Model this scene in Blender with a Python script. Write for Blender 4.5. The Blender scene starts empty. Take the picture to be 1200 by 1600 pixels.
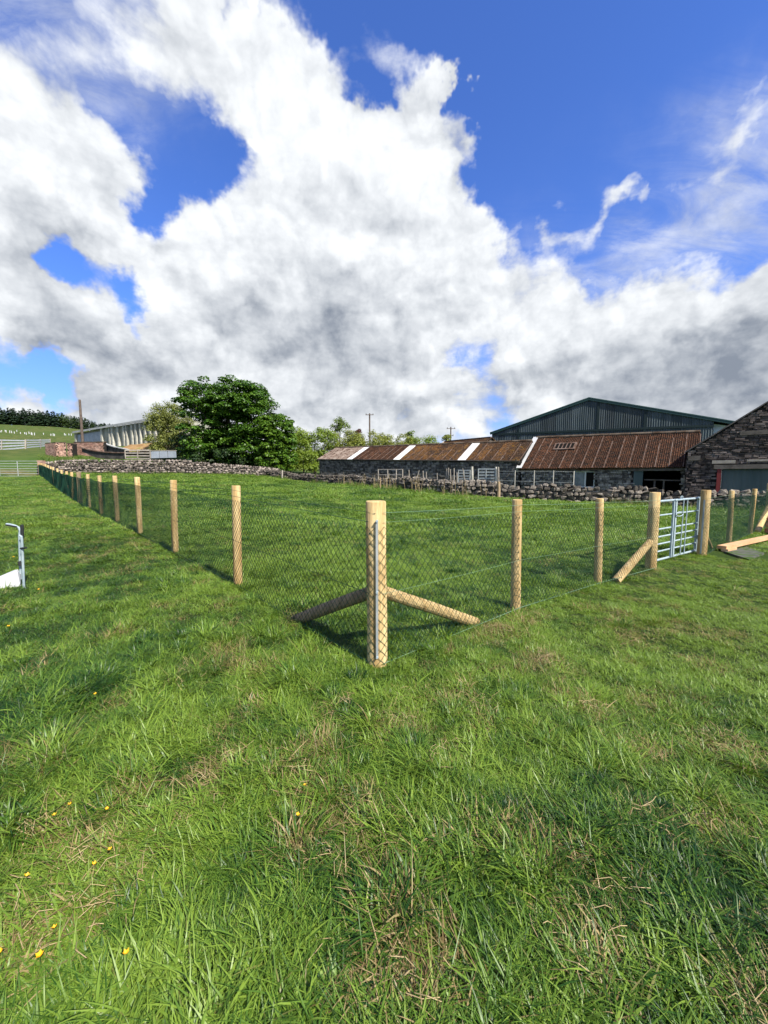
import bpy, bmesh, math, random
import numpy as np
from mathutils import Vector, Matrix

random.seed(7)
RNG = np.random.default_rng(7)
SC = bpy.context.scene
COL = SC.collection
R = math.radians

# ------------------------------------------------------------------ camera
F_PX, PITCH, EYE = 620.0, R(5.34), 1.55
cam_d = bpy.data.cameras.new('camera')
cam = bpy.data.objects.new('camera', cam_d)
COL.objects.link(cam)
cam.location = (0, 0, EYE)
cam.rotation_euler = (R(90) - PITCH, 0, 0)
cam_d.sensor_fit = 'HORIZONTAL'
cam_d.sensor_width = 36.0
cam_d.lens = 36.0 * F_PX / 1200.0
cam_d.clip_start = 0.05
cam_d.clip_end = 6000
SC.camera = cam

CP, SP = math.cos(PITCH), math.sin(PITCH)


def ray(px, py):
    u = (px - 600.0) / F_PX
    v = (py - 800.0) / F_PX
    return Vector((u, CP - v * SP, -SP - v * CP))


def at(px, py, Y):
    """The point on the sight line of photo pixel (px, py) at distance Y along the ground."""
    r = ray(px, py)
    return Vector((r.x / r.y * Y, Y, EYE + r.z / r.y * Y))


# ------------------------------------------------------------------ sun, exposure
SUN_AZ = math.atan2(0.67, -0.74)      # measured from +Y towards +X
SUN_EL = R(46)
SUN_DIR = Vector((math.sin(SUN_AZ) * math.cos(SUN_EL), math.cos(SUN_AZ) * math.cos(SUN_EL), math.sin(SUN_EL)))
sl = bpy.data.lights.new('sun', 'SUN')
sl.energy = 4.4
sl.angle = R(0.53)
sl.color = (1.0, 0.94, 0.84)
sun = bpy.data.objects.new('sun', sl)
COL.objects.link(sun)
sun.location = SUN_DIR * 100
sun.rotation_euler = SUN_DIR.to_track_quat('Z', 'Y').to_euler()

SC.view_settings.view_transform = 'Standard'
SC.view_settings.look = 'None'
SC.view_settings.exposure = 1.12
SC.view_settings.gamma = 1.0
SC.view_settings.use_curve_mapping = False
SC.render.engine = 'CYCLES'
SC.cycles.max_bounces = 6
SC.cycles.diffuse_bounces = 3
SC.cycles.glossy_bounces = 2
SC.cycles.transmission_bounces = 3
SC.cycles.transparent_max_bounces = 6
SC.cycles.use_adaptive_sampling = True
SC.cycles.adaptive_threshold = 0.02
SC.cycles.caustics_reflective = False
SC.cycles.caustics_refractive = False


# ------------------------------------------------------------------ node helper
class NT:
    def __init__(self, tree):
        self.t = tree
        self.n = tree.nodes
        self.l = tree.links

    def new(self, typ, **kw):
        n = self.n.new(typ)
        for k, v in kw.items():
            setattr(n, k, v)
        return n

    def put(self, sock, v):
        if v is None:
            return
        if isinstance(v, bpy.types.NodeSocket):
            self.l.new(v, sock)
        else:
            sock.default_value = v

    def m(self, op, a, b=None, c=None, clamp=False):
        n = self.new('ShaderNodeMath', operation=op, use_clamp=clamp)
        self.put(n.inputs[0], a)
        self.put(n.inputs[1], b)
        self.put(n.inputs[2], c)
        return n.outputs[0]

    def v(self, op, a, b=None):
        n = self.new('ShaderNodeVectorMath', operation=op)
        self.put(n.inputs[0], a)
        if b is not None:
            if op == 'SCALE':
                self.put(n.inputs[3], b)
            else:
                self.put(n.inputs[1], b)
        return n.outputs['Value'] if op in ('DOT_PRODUCT', 'LENGTH') else n.outputs[0]

    def mix(self, f, a, b, blend='MIX'):
        n = self.new('ShaderNodeMix', data_type='RGBA', blend_type=blend)
        self.put(n.inputs[0], f)
        for i, x in ((6, a), (7, b)):
            if not isinstance(x, bpy.types.NodeSocket):
                x = tuple(x) + (1.0,) if len(x) == 3 else x
            self.put(n.inputs[i], x)
        return n.outputs[2]

    def ramp(self, f, lo, hi, a=0.0, b=1.0, smooth=True):
        n = self.new('ShaderNodeMapRange', interpolation_type='SMOOTHSTEP' if smooth else 'LINEAR')
        n.clamp = True
        self.put(n.inputs[0], f)
        for i, x in enumerate((lo, hi, a, b)):
            self.put(n.inputs[1 + i], x)
        return n.outputs[0]

    def noise(self, vec, scale, detail=4.0, rough=0.55, dist=0.0, dims='3D'):
        n = self.new('ShaderNodeTexNoise', noise_dimensions=dims)
        self.put(n.inputs['Vector'], vec)
        n.inputs['Scale'].default_value = scale
        n.inputs['Detail'].default_value = detail
        n.inputs['Roughness'].default_value = rough
        n.inputs['Distortion'].default_value = dist
        return n.outputs['Fac']


# ------------------------------------------------------------------ sky: Nishita with cumulus
SKY_K = 0.094
world = bpy.data.worlds.new('World')
SC.world = world
world.use_nodes = True
world.node_tree.nodes.clear()
W = NT(world.node_tree)
tc = W.new('ShaderNodeTexCoord')
wdir = W.v('NORMALIZE', tc.outputs['Generated'])
sky = W.new('ShaderNodeTexSky', sky_type='NISHITA')
sky.sun_disc = False
sky.sun_elevation = SUN_EL
sky.sun_rotation = SUN_AZ
sky.air_density = 1.0
sky.dust_density = 0.25
sky.ozone_density = 2.6
sep = W.new('ShaderNodeSeparateXYZ')
W.l.new(wdir, sep.inputs[0])
zc = W.m('MAXIMUM', sep.outputs[2], 0.0)

# cumulus banks: (photo column, photo row, radius in photo pixels, weight) turned into directions
CLOUD = [
    (70, 40, 100, .13), (180, 30, 90, .20), (310, 40, 100, .42), (390, 100, 80, .55), (350, 140, 70, .5), (455, 170, 75, .6), (500, 120, 50, .45),
    (250, 130, 70, .26), (130, 140, 90, .20), (485, 225, 65, .55),
    (20, 230, 110, .62), (90, 280, 90, .7), (30, 370, 100, .72), (150, 320, 80, .72), (215, 355, 50, .6), (100, 390, 40, .4), (190, 240, 40, .3),
    (560, 290, 100, .6), (630, 250, 90, .7), (690, 320, 70, .85), (655, 190, 45, .55), (684, 165, 26, .75), (696, 140, 17, .8), (706, 118, 13, .85), (735, 200, 22, .6), (720, 380, 45, .7),
    (600, 420, 140, .6), (480, 420, 110, .55), (385, 365, 55, .6), (300, 415, 75, .75), (340, 490, 100, .6), (520, 520, 120, .7), (680, 430, 80, .5),
    (40, 480, 80, .75), (130, 490, 70, .75), (40, 540, 60, .5), (215, 530, 70, .7), (300, 570, 80, .6), (150, 550, 50, .5),
    (420, 585, 75, .7), (520, 585, 70, .65), (620, 555, 80, .6), (660, 520, 60, .4), (780, 480, 60, .35), (360, 630, 80, .55), (560, 650, 50, .4), (740, 640, 40, .4),
    (865, 490, 45, .75), (830, 550, 65, .75), (910, 575, 70, .75), (1000, 560, 80, .85), (1080, 530, 80, .85), (1160, 500, 80, .95), (1190, 425, 28, .6), (1130, 590, 90, .7), (930, 620, 60, .5),
    (1182, 172, 34, .22), (1150, 192, 24, .15), (1120, 238, 50, .13), (1190, 245, 50, .17), (1075, 275, 46, .13), (1150, 285, 40, .14), (855, 347, 24, .36), (905, 330, 24, .40), (950, 315, 22, .42), (995, 306, 20, .36), (870, 420, 55, .32), (960, 470, 70, .26),
    (330, 690, 70, .45), (450, 685, 60, .45), (550, 690, 60, .45), (650, 680, 60, .48), (740, 695, 50, .42), (830, 640, 50, .5), (910, 650, 60, .6), (1000, 640, 80, .7), (1100, 650, 70, .65), (1190, 620, 70, .7), (600, 610, 44, .55), (685, 622, 34, .75), (640, 600, 40, .6), (555, 620, 40, .55), (250, 650, 50, .5), (160, 600, 40, .4), (500, 640, 50, .5), (20, 625, 40, .65), (110, 650, 50, .6), (200, 640, 50, .6), (10, 640, 30, .5),
    (1090, 400, 110, .14), (1160, 340, 90, .12), (760, 430, 40, .3),
]
CLEAR = [(275, 235, 70, .75), (205, 195, 48, .55), (150, 165, 34, .4), (300, 315, 38, .6), (120, 415, 38, .75), (195, 465, 30, .55), (50, 592, 48, 1.0), (110, 600, 30, .6), (330, 265, 40, .35), (738, 580, 22, .3), (60, 160, 40, .15), (940, 200, 120, .3),
         (425, 20, 40, .5), (375, 25, 18, .5), (335, 250, 40, .6), (245, 330, 34, .6), (210, 450, 30, .5), (95, 425, 28, .5), (605, 145, 38, .85), (575, 185, 18, .5), (790, 250, 50, .95), (800, 350, 32, .8), (760, 90, 40, .8), (745, 150, 22, .6), (530, 40, 60, .5), (800, 60, 120, .3), (470, 690, 40, .3), (715, 670, 20, .25), (215, 505, 16, .4)]
GREY = [(110, 395, 55, .55), (40, 420, 50, .5), (30, 590, 30, .3), (180, 575, 45, .5), (330, 530, 34, .5), (560, 460, 50, .3), (760, 600, 36, .45), (150, 660, 60, .5),
        (530, 540, 60, .75), (450, 525, 50, .65), (620, 535, 50, .62), (380, 490, 45, .5), (680, 500, 36, .4), (500, 470, 60, .35), (410, 625, 40, .45), (500, 645, 36, .4), (590, 625, 34, .45), (660, 650, 34, .4), (330, 640, 36, .45), (250, 600, 34, .4),
        (120, 535, 55, .55), (50, 545, 50, .65), (230, 555, 40, .5), (1140, 585, 90, 1.0), (1050, 580, 55, .75), (1180, 530, 55, .7), (960, 600, 50, .75), (870, 585, 36, .6), (820, 610, 30, .5), (80, 240, 60, .12), (330, 80, 90, .12), (1100, 640, 80, .6)]


def gsum(items, start=None, remove=False):
    """Soft union (or cut-out) of round lobes about fixed directions of the sky."""
    acc = start if start is not None else 0.0
    for (px, py, rad, w) in items:
        d = ray(px, py).normalized()
        cosa = d.y * CP - d.z * SP            # cosine to the optical axis
        ang = rad / F_PX * cosa * (0.5 + 0.5 * cosa)
        k = 1.75 / (ang * ang)
        dt = W.v('DOT_PRODUCT', ndir, tuple(d))
        e = W.m('MULTIPLY', W.m('EXPONENT', W.m('MULTIPLY_ADD', dt, k, -k)), w, clamp=True)
        if remove:
            acc = W.m('MULTIPLY', acc, W.m('SUBTRACT', 1.0, e))
        elif isinstance(acc, float):
            acc = e
        else:
            acc = W.m('MULTIPLY_ADD', e, W.m('SUBTRACT', 1.0, acc), acc)
    return acc


def vnoise_col(vec, scale, detail, rough):
    n = W.new('ShaderNodeTexNoise')
    W.put(n.inputs['Vector'], vec)
    n.inputs['Scale'].default_value = scale
    n.inputs['Detail'].default_value = detail
    n.inputs['Roughness'].default_value = rough
    return n.outputs['Color']


# cloud-plane coordinates: lumps shrink towards the horizon as they do on a real cloud deck
q = W.new('ShaderNodeCombineXYZ')
zq = W.m('ADD', zc, 0.6)
W.l.new(W.m('DIVIDE', sep.outputs[0], zq), q.inputs[0])
W.l.new(W.m('DIVIDE', sep.outputs[1], zq), q.inputs[1])
W.l.new(W.m('MULTIPLY', zc, 2.2), q.inputs[2])
qv = q.outputs[0]
# ragged edges: the lobes are looked up along a slightly stirred direction
stir = W.v('SUBTRACT', vnoise_col(wdir, 6.5, 5.0, 0.6), (0.5, 0.5, 0.5))
ndir = W.v('NORMALIZE', W.v('ADD', wdir, W.v('SCALE', stir, 0.23)))
big = W.noise(qv, 4.4, 7.0, 0.56, 0.2)
fine = W.noise(wdir, 15.0, 6.0, 0.60, 0.3)
big_s = W.noise(W.v('ADD', qv, (0.03, -0.03, 0.06)), 4.4, 4.0, 0.5, 0.2)
fine_s = W.noise(W.v('ADD', wdir, (0.012, -0.008, 0.022)), 15.0, 3.0, 0.5, 0.3)
# billows: rounded cauliflower lobes on two scales
def billow(vec, scale, detail):
    n = W.new('ShaderNodeTexVoronoi', feature='F1', distance='EUCLIDEAN', normalize=True)
    W.put(n.inputs['Vector'], vec)
    n.inputs['Scale'].default_value = scale
    n.inputs['Detail'].default_value = detail
    n.inputs['Roughness'].default_value = 0.55
    n.inputs['Lacunarity'].default_value = 2.3
    return W.m('SUBTRACT', 1.0, n.outputs['Distance'])


bdir = W.v('ADD', wdir, W.v('SCALE', stir, 0.12))
bl = billow(bdir, 7.0, 3.0)
bl_s = billow(W.v('ADD', bdir, (0.012, -0.010, 0.030)), 7.0, 2.0)
cov = gsum(CLOUD)
cov = gsum(CLEAR, cov, True)
# the same broken cumulus carries on all round, outside the part of the sky described above
fwd = W.v('DOT_PRODUCT', wdir, tuple(ray(600, 560).normalized()))
beyond = W.ramp(fwd, 0.55, 0.30)
gen = W.noise(wdir, 2.2, 3.0, 0.5)
cov = W.m('MAXIMUM', cov, W.m('MULTIPLY', beyond, W.ramp(gen, 0.42, 0.64, 0.0, 0.85)))
dens = W.m('MULTIPLY_ADD', W.m('SUBTRACT', big, 0.5), 0.9, cov)
dens = W.m('MULTIPLY_ADD', W.m('SUBTRACT', bl, 0.62), 0.55, dens)
dens = W.m('MULTIPLY_ADD', W.m('SUBTRACT', fine, 0.5), 0.22, dens)
alpha = W.ramp(dens, 0.24, 0.58)
# thin combed-out ice cloud
veil = gsum([(1130, 320, 110, .55), (1000, 410, 100, .6), (860, 440, 70, .5), (1190, 250, 80, .5), (60, 50, 120, .6), (190, 60, 90, .5), (150, 190, 60, .4)])
comb = W.noise(W.v('MULTIPLY', qv, (2.2, 7.0, 2.0)), 2.0, 6.0, 0.62, 0.6)
alpha = W.m('MAXIMUM', alpha, W.m('MULTIPLY', veil, W.ramp(comb, 0.30, 0.72, 0.10, 0.95)))
grey = gsum(GREY)
grey = W.m('MAXIMUM', grey, W.m('MULTIPLY', beyond, W.ramp(gen, 0.5, 0.75, 0.0, 0.7)))
lump = W.m('MULTIPLY_ADD', W.m('SUBTRACT', bl, bl_s), 0.95, W.m('MULTIPLY', W.m('SUBTRACT', big, big_s), 0.65))
lump = W.m('MULTIPLY_ADD', W.m('SUBTRACT', fine, fine_s), 0.55, lump)
lump = W.m('MULTIPLY_ADD', W.m('SUBTRACT', bl, 0.62), 0.75, lump)
gmod = W.m('MULTIPLY_ADD', W.m('SUBTRACT', big, 0.5), -0.8, grey, clamp=True)
lum = W.m('SUBTRACT', W.m('ADD', 0.72, lump), W.m('MULTIPLY', gmod, 0.80))
lum = W.m('MULTIPLY_ADD', W.ramp(dens, 0.35, 0.9), 0.10, lum, clamp=True)
ccol = W.mix(lum, (1.35, 1.55, 1.90), (5.1, 5.25, 5.4))
hz = W.ramp(sep.outputs[2], 0.02, 0.34, 1.0, 0.0)
skyc = W.mix(1.0, sky.outputs[0], (0.47, 0.68, 1.20), 'MULTIPLY')
skyc = W.mix(hz, skyc, W.mix(1.0, sky.outputs[0], (0.46, 0.56, 0.90), 'MULTIPLY'))
out_c = W.mix(alpha, skyc, ccol)
bg = W.new('ShaderNodeBackground')
W.l.new(out_c, bg.inputs[0])
bg.inputs[1].default_value = SKY_K
wo = W.new('ShaderNodeOutputWorld')
W.l.new(bg.outputs[0], wo.inputs[0])
world.cycles.sampling_method = 'MANUAL'
world.cycles.sample_map_resolution = 512


# ------------------------------------------------------------------ noise in numpy
def _hash(ix, iy, seed):
    h = (ix.astype(np.int64) * 374761393 + iy.astype(np.int64) * 668265263 + seed * 974634777) & 0x7fffffff
    h = ((h ^ (h >> 13)) * 1274126177) & 0x7fffffff
    return ((h ^ (h >> 16)) & 0xffff) / 65535.0


def vnoise(x, y, seed=0):
    x = np.asarray(x, float)
    y = np.asarray(y, float)
    ix, iy = np.floor(x), np.floor(y)
    fx, fy = x - ix, y - iy
    fx = fx * fx * (3 - 2 * fx)
    fy = fy * fy * (3 - 2 * fy)
    a, b = _hash(ix, iy, seed), _hash(ix + 1, iy, seed)
    c, d = _hash(ix, iy + 1, seed), _hash(ix + 1, iy + 1, seed)
    return (a * (1 - fx) + b * fx) * (1 - fy) + (c * (1 - fx) + d * fx) * fy


def fbm(x, y, seed=0, octaves=4):
    s, a, t = 0.0, 0.5, 0.0
    for o in range(octaves):
        s = s + a * vnoise(np.asarray(x) * 2 ** o + 17.3 * o, np.asarray(y) * 2 ** o - 9.1 * o, seed + o)
        t += a
        a *= 0.5
    return s / t


# ------------------------------------------------------------------ terrain heights
CTRL = np.array([
    (0, 0, 0), (0, 1.2, 0), (0, 2.2, 0), (-3, 1, 0), (3, 1, 0), (-.06, 3.13, 0), (-1.93, 5.14, .10), (-3.8, 7.15, .14), (-5.68, 9.15, .19), (-7.55, 11.2, .2),
    (-13.2, 17.2, .3), (-20.6, 25.2, .62), (-37.5, 43.3, 1.37), (1.57, 4.6, -.06), (3.3, 5.95, -.12), (4.87, 7.1, -.16), (6.83, 8.4, -.15), (8.7, 9.9, -.18),
    (10.8, 11.6, -.17), (12.7, 13.1, -.12), (16, 16, -.12), (17.4, 22, -.33), (15.5, 24, -.25), (10.6, 25.3, -.1), (4.4, 27.5, .2), (2, 31, .38), (-2.45, 38, .55),
    (-6.8, 42, .68), (-11.9, 46, 1.2), (-15.5, 48, 1.55), (-21, 44, 1.65), (-28, 43.5, 1.7), (-34.6, 43, 1.6), (0, 45, .62), (20, 28, -.3), (11, 33, -.1), (-8, 48, .7),
    (25, 25, -.3), (30, 50, 0), (16, 60, .3), (37, 46, 0), (-20, 53, 1.9), (-12, 53, 1.4), (-30, 60, 3.3), (-48, 60, 4.6), (-42, 52, 3.1), (-44, 75, 7), (-76, 98, 7.3),
    (-60, 85, 7.2), (-31, 66, 4.2), (-60, 60, 4.8), (0, 15, -.02), (5, 15, -.12), (-8, 25, .35), (-5, 5, .08), (-10, 8, .2), (-20, 15, .4), (-40, 30, 1.2), (-40, 41, 1.38),
    (-72, 75, 6.2), (-165, 170, 19.5), (-130, 170, 18.3), (-242, 250, 33), (-190, 250, 30.3), (-145, 250, 22), (-60, 250, 8), (0, 250, 3), (100, 250, 2), (200, 200, 2),
    (-300, 400, 42), (0, 600, 4), (300, 600, 4), (-600, 600, 50), (0, -30, 0), (-50, -30, 0), (50, -30, 0), (0, -300, 0), (300, -300, 0), (-300, -300, 0), (300, 0, 0),
    (-300, 0, 8), (-100, 30, 3), (0, 2000, 0), (2000, 0, 0), (-2000, 0, 10), (0, -2000, 0), (-20, 80, 3), (5, 90, 1.5), (-10, 65, 1.6)], float)
_C = 2.5
_d = np.sqrt(((CTRL[:, None, :2] - CTRL[None, :, :2]) ** 2).sum(-1) + _C * _C)
_n = len(CTRL)
_A = np.zeros((_n + 1, _n + 1))
_A[:_n, :_n] = _d - np.eye(_n) * 0.05
_A[:_n, _n] = 1
_A[_n, :_n] = 1
_w = np.linalg.solve(_A, np.append(CTRL[:, 2], 0.0))


def height(x, y):
    x = np.atleast_1d(np.asarray(x, float))
    y = np.atleast_1d(np.asarray(y, float))
    out = np.empty(x.shape)
    for i in range(0, len(x), 20000):
        xs, ys = x[i:i + 20000], y[i:i + 20000]
        d = np.sqrt((xs[:, None] - CTRL[None, :, 0]) ** 2 + (ys[:, None] - CTRL[None, :, 1]) ** 2 + _C * _C)
        out[i:i + 20000] = d @ _w[:_n] + _w[_n]
    r = np.hypot(x, y)
    bump = (fbm(x * .9, y * .9, 3, 3) - .5) * .10 + (fbm(x * 3.1, y * 3.1, 9, 2) - .5) * .035
    far = (fbm(x * .08, y * .08, 21, 3) - .5) * 0.5 * np.clip((r - 60) / 100, 0, 4)
    return out + bump * np.clip(1.2 - r / 60, 0.0, 1) + far


def H(x, y):
    return float(height(x, y)[0])


# ------------------------------------------------------------------ mesh helpers
class MB:
    def __init__(self):
        self.v, self.f, self.tint = [], [], []

    def add(self, verts, faces, tint=None):
        o = len(self.v)
        self.v.extend([tuple(p) for p in verts])
        self.f.extend([tuple(i + o for i in f) for f in faces])
        if tint is not None:
            self.tint.extend([tint] * len(faces))
        return self

    def box(self, c, size, ax=None, jit=0.0, tint=None):
        """Box about C; AX = three axes (columns)."""
        c = Vector(c)
        X, Y, Z = ax if ax else (Vector((1, 0, 0)), Vector((0, 1, 0)), Vector((0, 0, 1)))
        vs = []
        for k in (-.5, .5):
            for (i, j) in ((-.5, -.5), (.5, -.5), (.5, .5), (-.5, .5)):
                p = c + X * (i * size[0]) + Y * (j * size[1]) + Z * (k * size[2])
                if jit:
                    p = p + Vector((random.uniform(-jit, jit), random.uniform(-jit, jit), random.uniform(-jit, jit)))
                vs.append(p)
        return self.add(vs, [(3, 2, 1, 0), (4, 5, 6, 7), (0, 1, 5, 4), (1, 2, 6, 5), (2, 3, 7, 6), (3, 0, 4, 7)], tint)

    def beam(self, a, b, w, h, up=(0, 0, 1), tint=None):
        a, b = Vector(a), Vector(b)
        d = (b - a)
        L = d.length
        d.normalize()
        s = d.cross(Vector(up))
        if s.length < 1e-4:
            s = d.cross(Vector((0, 1, 0)))
        s.normalize()
        u = s.cross(d)
        return self.box((a + b) / 2, (L, w, h), (d, s, u), tint=tint)

    def tube(self, pts, rad, n=8, cap=True, tint=None):
        pts = [Vector(p) for p in pts]
        rads = rad if isinstance(rad, (list, tuple)) else [rad] * len(pts)
        vs, fs = [], []
        prev = None
        for i, p in enumerate(pts):
            d = (pts[min(i + 1, len(pts) - 1)] - pts[max(i - 1, 0)]).normalized()
            if prev is None:
                ref = Vector((0, 0, 1)) if abs(d.z) < .9 else Vector((1, 0, 0))
                s = d.cross(ref).normalized()
            else:
                s = (prev - d * prev.dot(d)).normalized()
            prev = s
            u = d.cross(s)
            for k in range(n):
                a = 2 * math.pi * k / n
                vs.append(p + (s * math.cos(a) + u * math.sin(a)) * rads[i])
        for i in range(len(pts) - 1):
            for k in range(n):
                k2 = (k + 1) % n
                fs.append((i * n + k, i * n + k2, (i + 1) * n + k2, (i + 1) * n + k))
        if cap:
            fs.append(tuple(range(n - 1, -1, -1)))
            fs.append(tuple((len(pts) - 1) * n + k for k in range(n)))
        return self.add(vs, fs, tint)

    def mesh(self, name, mats, off=(0, 0, 0), smooth=False):
        me = bpy.data.meshes.new(name)
        off = Vector(off)
        me.from_pydata([(p[0] - off.x, p[1] - off.y, p[2] - off.z) for p in self.v], [], self.f)
        for m_ in (mats if isinstance(mats, (list, tuple)) else [mats]):
            me.materials.append(m_)
        if self.tint and len(self.tint) == len(self.f):
            at_ = me.attributes.new('tint', 'FLOAT', 'FACE')
            at_.data.foreach_set('value', np.array(self.tint, np.float32))
        if smooth:
            me.polygons.foreach_set('use_smooth', np.ones(len(me.polygons), bool))
        me.update()
        return me

    def build(self, name, mat, parent=None, smooth=False, **props):
        off = wloc(parent) if parent else props.pop('origin', (0, 0, 0))
        me = self.mesh(name, mat, off, smooth)
        return link(name, me, parent, None if parent else off, **props)


def wloc(o):
    p = Vector((0, 0, 0))
    while o is not None:
        p += o.location
        o = o.parent
    return p


def link(name, data, parent=None, loc=None, rot=None, scale=None, **props):
    o = bpy.data.objects.new(name, data)
    COL.objects.link(o)
    o.parent = parent
    if loc is not None:
        o.location = loc
    if rot is not None:
        o.rotation_euler = rot
    if scale is not None:
        o.scale = scale
    for k, v in props.items():
        o[k] = v
    return o


def thing(name, label, cat, loc=(0, 0, 0), group=None):
    o = link(name, None, None, loc, label=label, category=cat)
    if group:
        o['group'] = group
    o.empty_display_size = .2
    return o


def tagged(o, label, cat, group=None):
    o['label'] = label
    o['category'] = cat
    if group:
        o['group'] = group
    return o


def fast_mesh(name, V, Fq, mat, tint=None, off=(0, 0, 0), point_attrs=None, smooth=False):
    """Quads from numpy arrays."""
    me = bpy.data.meshes.new(name)
    V = np.asarray(V, np.float32) - np.asarray(off, np.float32)
    Fq = np.asarray(Fq, np.int32)
    nf, k = Fq.shape
    me.vertices.add(len(V))
    me.vertices.foreach_set('co', V.ravel())
    me.loops.add(nf * k)
    me.loops.foreach_set('vertex_index', Fq.ravel())
    me.polygons.add(nf)
    me.polygons.foreach_set('loop_start', np.arange(0, nf * k, k, dtype=np.int32))
    me.materials.append(mat)
    if tint is not None:
        a = me.attributes.new('tint', 'FLOAT', 'FACE')
        a.data.foreach_set('value', np.asarray(tint, np.float32))
    for nm, arr in (point_attrs or {}).items():
        a = me.attributes.new(nm, 'FLOAT', 'POINT')
        a.data.foreach_set('value', np.asarray(arr, np.float32))
    if smooth:
        me.polygons.foreach_set('use_smooth', np.ones(nf, bool))
    me.update(calc_edges=True)
    me.validate()
    return me


# ------------------------------------------------------------------ materials
def mat(name, col, rough=.8, spec=.3, metal=0.0, var=None, scale=3.0, detail=6, bump=0.0, bscale=None, coords='Object', rand=0.0, stretch=None, tint=0.0, spots=None):
    """Procedural material: COL mixed with VAR by noise, brightness varied per object (rand) and per face (tint), optional spots (colour, scale, lo, hi)."""
    m_ = bpy.data.materials.new(name)
    m_.use_nodes = True
    m_.node_tree.nodes.clear()
    t = NT(m_.node_tree)
    tcn = t.new('ShaderNodeTexCoord')
    vec = tcn.outputs[coords]
    if stretch:
        vec = t.v('MULTIPLY', vec, stretch)
    oi = t.new('ShaderNodeObjectInfo')
    vec = t.v('ADD', vec, t.v('SCALE', (7.3, 3.1, 5.7), oi.outputs['Random']))
    c = tuple(col) + (1,)
    if var is not None:
        f = t.ramp(t.noise(vec, scale, detail, .6), .34, .66)
        c = t.mix(f, col, var)
    else:
        c = t.mix(0.0, col, col)
    for sp in spots or ():
        sc_, s_s, lo, hi = sp
        c = t.mix(t.ramp(t.noise(vec, s_s, 5, .65), lo, hi), c, sc_)
    if rand:
        k = t.m('MULTIPLY_ADD', oi.outputs['Random'], 2 * rand, 1 - rand)
        c = t.mix(1.0, c, _rgb(t, k), 'MULTIPLY')
    if tint:
        a = t.new('ShaderNodeAttribute', attribute_name='tint')
        k = t.m('MULTIPLY_ADD', a.outputs['Fac'], 2 * tint, 1 - tint)
        c = t.mix(1.0, c, _rgb(t, k), 'MULTIPLY')
    b = t.new('ShaderNodeBsdfPrincipled')
    t.put(b.inputs['Base Color'], c)
    b.inputs['Roughness'].default_value = rough
    b.inputs['Metallic'].default_value = metal
    b.inputs['Specular IOR Level'].default_value = spec
    if bump:
        bn = t.new('ShaderNodeBump')
        bn.inputs['Strength'].default_value = 1.0
        bn.inputs['Distance'].default_value = bump
        t.put(bn.inputs['Height'], t.noise(vec, bscale or scale * 3, 6, .6))
        t.l.new(bn.outputs[0], b.inputs['Normal'])
    o = t.new('ShaderNodeOutputMaterial')
    t.l.new(b.outputs[0], o.inputs[0])
    return m_


def _rgb(t, k):
    n = t.new('ShaderNodeCombineColor')
    for i in range(3):
        t.l.new(k, n.inputs[i])
    return n.outputs[0]


def leafmat(name, dark, light, transl=.25, rough=.5, inst=False):
    m_ = bpy.data.materials.new(name)
    m_.use_nodes = True
    m_.node_tree.nodes.clear()
    t = NT(m_.node_tree)
    a = t.new('ShaderNodeAttribute', attribute_name='tint')
    c = t.mix(a.outputs['Fac'], dark, light)
    b = t.new('ShaderNodeBsdfPrincipled')
    t.put(b.inputs['Base Color'], c)
    b.inputs['Roughness'].default_value = rough
    b.inputs['Specular IOR Level'].default_value = .3
    tr = t.new('ShaderNodeBsdfTranslucent')
    t.put(tr.inputs[0], t.mix(1.0, c, (1.3, 1.25, .5), 'MULTIPLY'))
    mx = t.new('ShaderNodeMixShader')
    mx.inputs[0].default_value = transl
    t.l.new(b.outputs[0], mx.inputs[1])
    t.l.new(tr.outputs[0], mx.inputs[2])
    o = t.new('ShaderNodeOutputMaterial')
    t.l.new(mx.outputs[0], o.inputs[0])
    return m_


def grassmat():
    m_ = bpy.data.materials.new('grass_blades')
    m_.use_nodes = True
    m_.node_tree.nodes.clear()
    t = NT(m_.node_tree)
    tone = t.new('ShaderNodeAttribute', attribute_name='tone', attribute_type='INSTANCER').outputs['Fac']
    dry = t.new('ShaderNodeAttribute', attribute_name='dry', attribute_type='INSTANCER').outputs['Fac']
    bt = t.new('ShaderNodeAttribute', attribute_name='bt').outputs['Fac']
    f = t.m('ADD', tone, t.m('MULTIPLY', t.m('SUBTRACT', bt, .5), .75), clamp=True)
    lo = t.mix(f, (.006, .036, .006), (.044, .124, .011))
    hi = t.mix(f, (.044, .124, .011), (.170, .258, .032))
    c = t.mix(f, lo, hi)
    isdry = t.ramp(t.m('SUBTRACT', dry, t.m('FRACT', t.m('MULTIPLY', bt, 7.31))), -.04, .06)
    c = t.mix(isdry, c, t.mix(bt, (.15, .10, .04), (.36, .28, .13)))
    b = t.new('ShaderNodeBsdfPrincipled')
    t.put(b.inputs['Base Color'], c)
    b.inputs['Roughness'].default_value = .42
    b.inputs['Specular IOR Level'].default_value = .32
    tr = t.new('ShaderNodeBsdfTranslucent')
    t.put(tr.inputs[0], t.mix(1.0, c, (1.3, 1.3, .6), 'MULTIPLY'))
    mx = t.new('ShaderNodeMixShader')
    mx.inputs[0].default_value = .28
    t.l.new(b.outputs[0], mx.inputs[1])
    t.l.new(tr.outputs[0], mx.inputs[2])
    o = t.new('ShaderNodeOutputMaterial')
    t.l.new(mx.outputs[0], o.inputs[0])
    return m_


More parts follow.
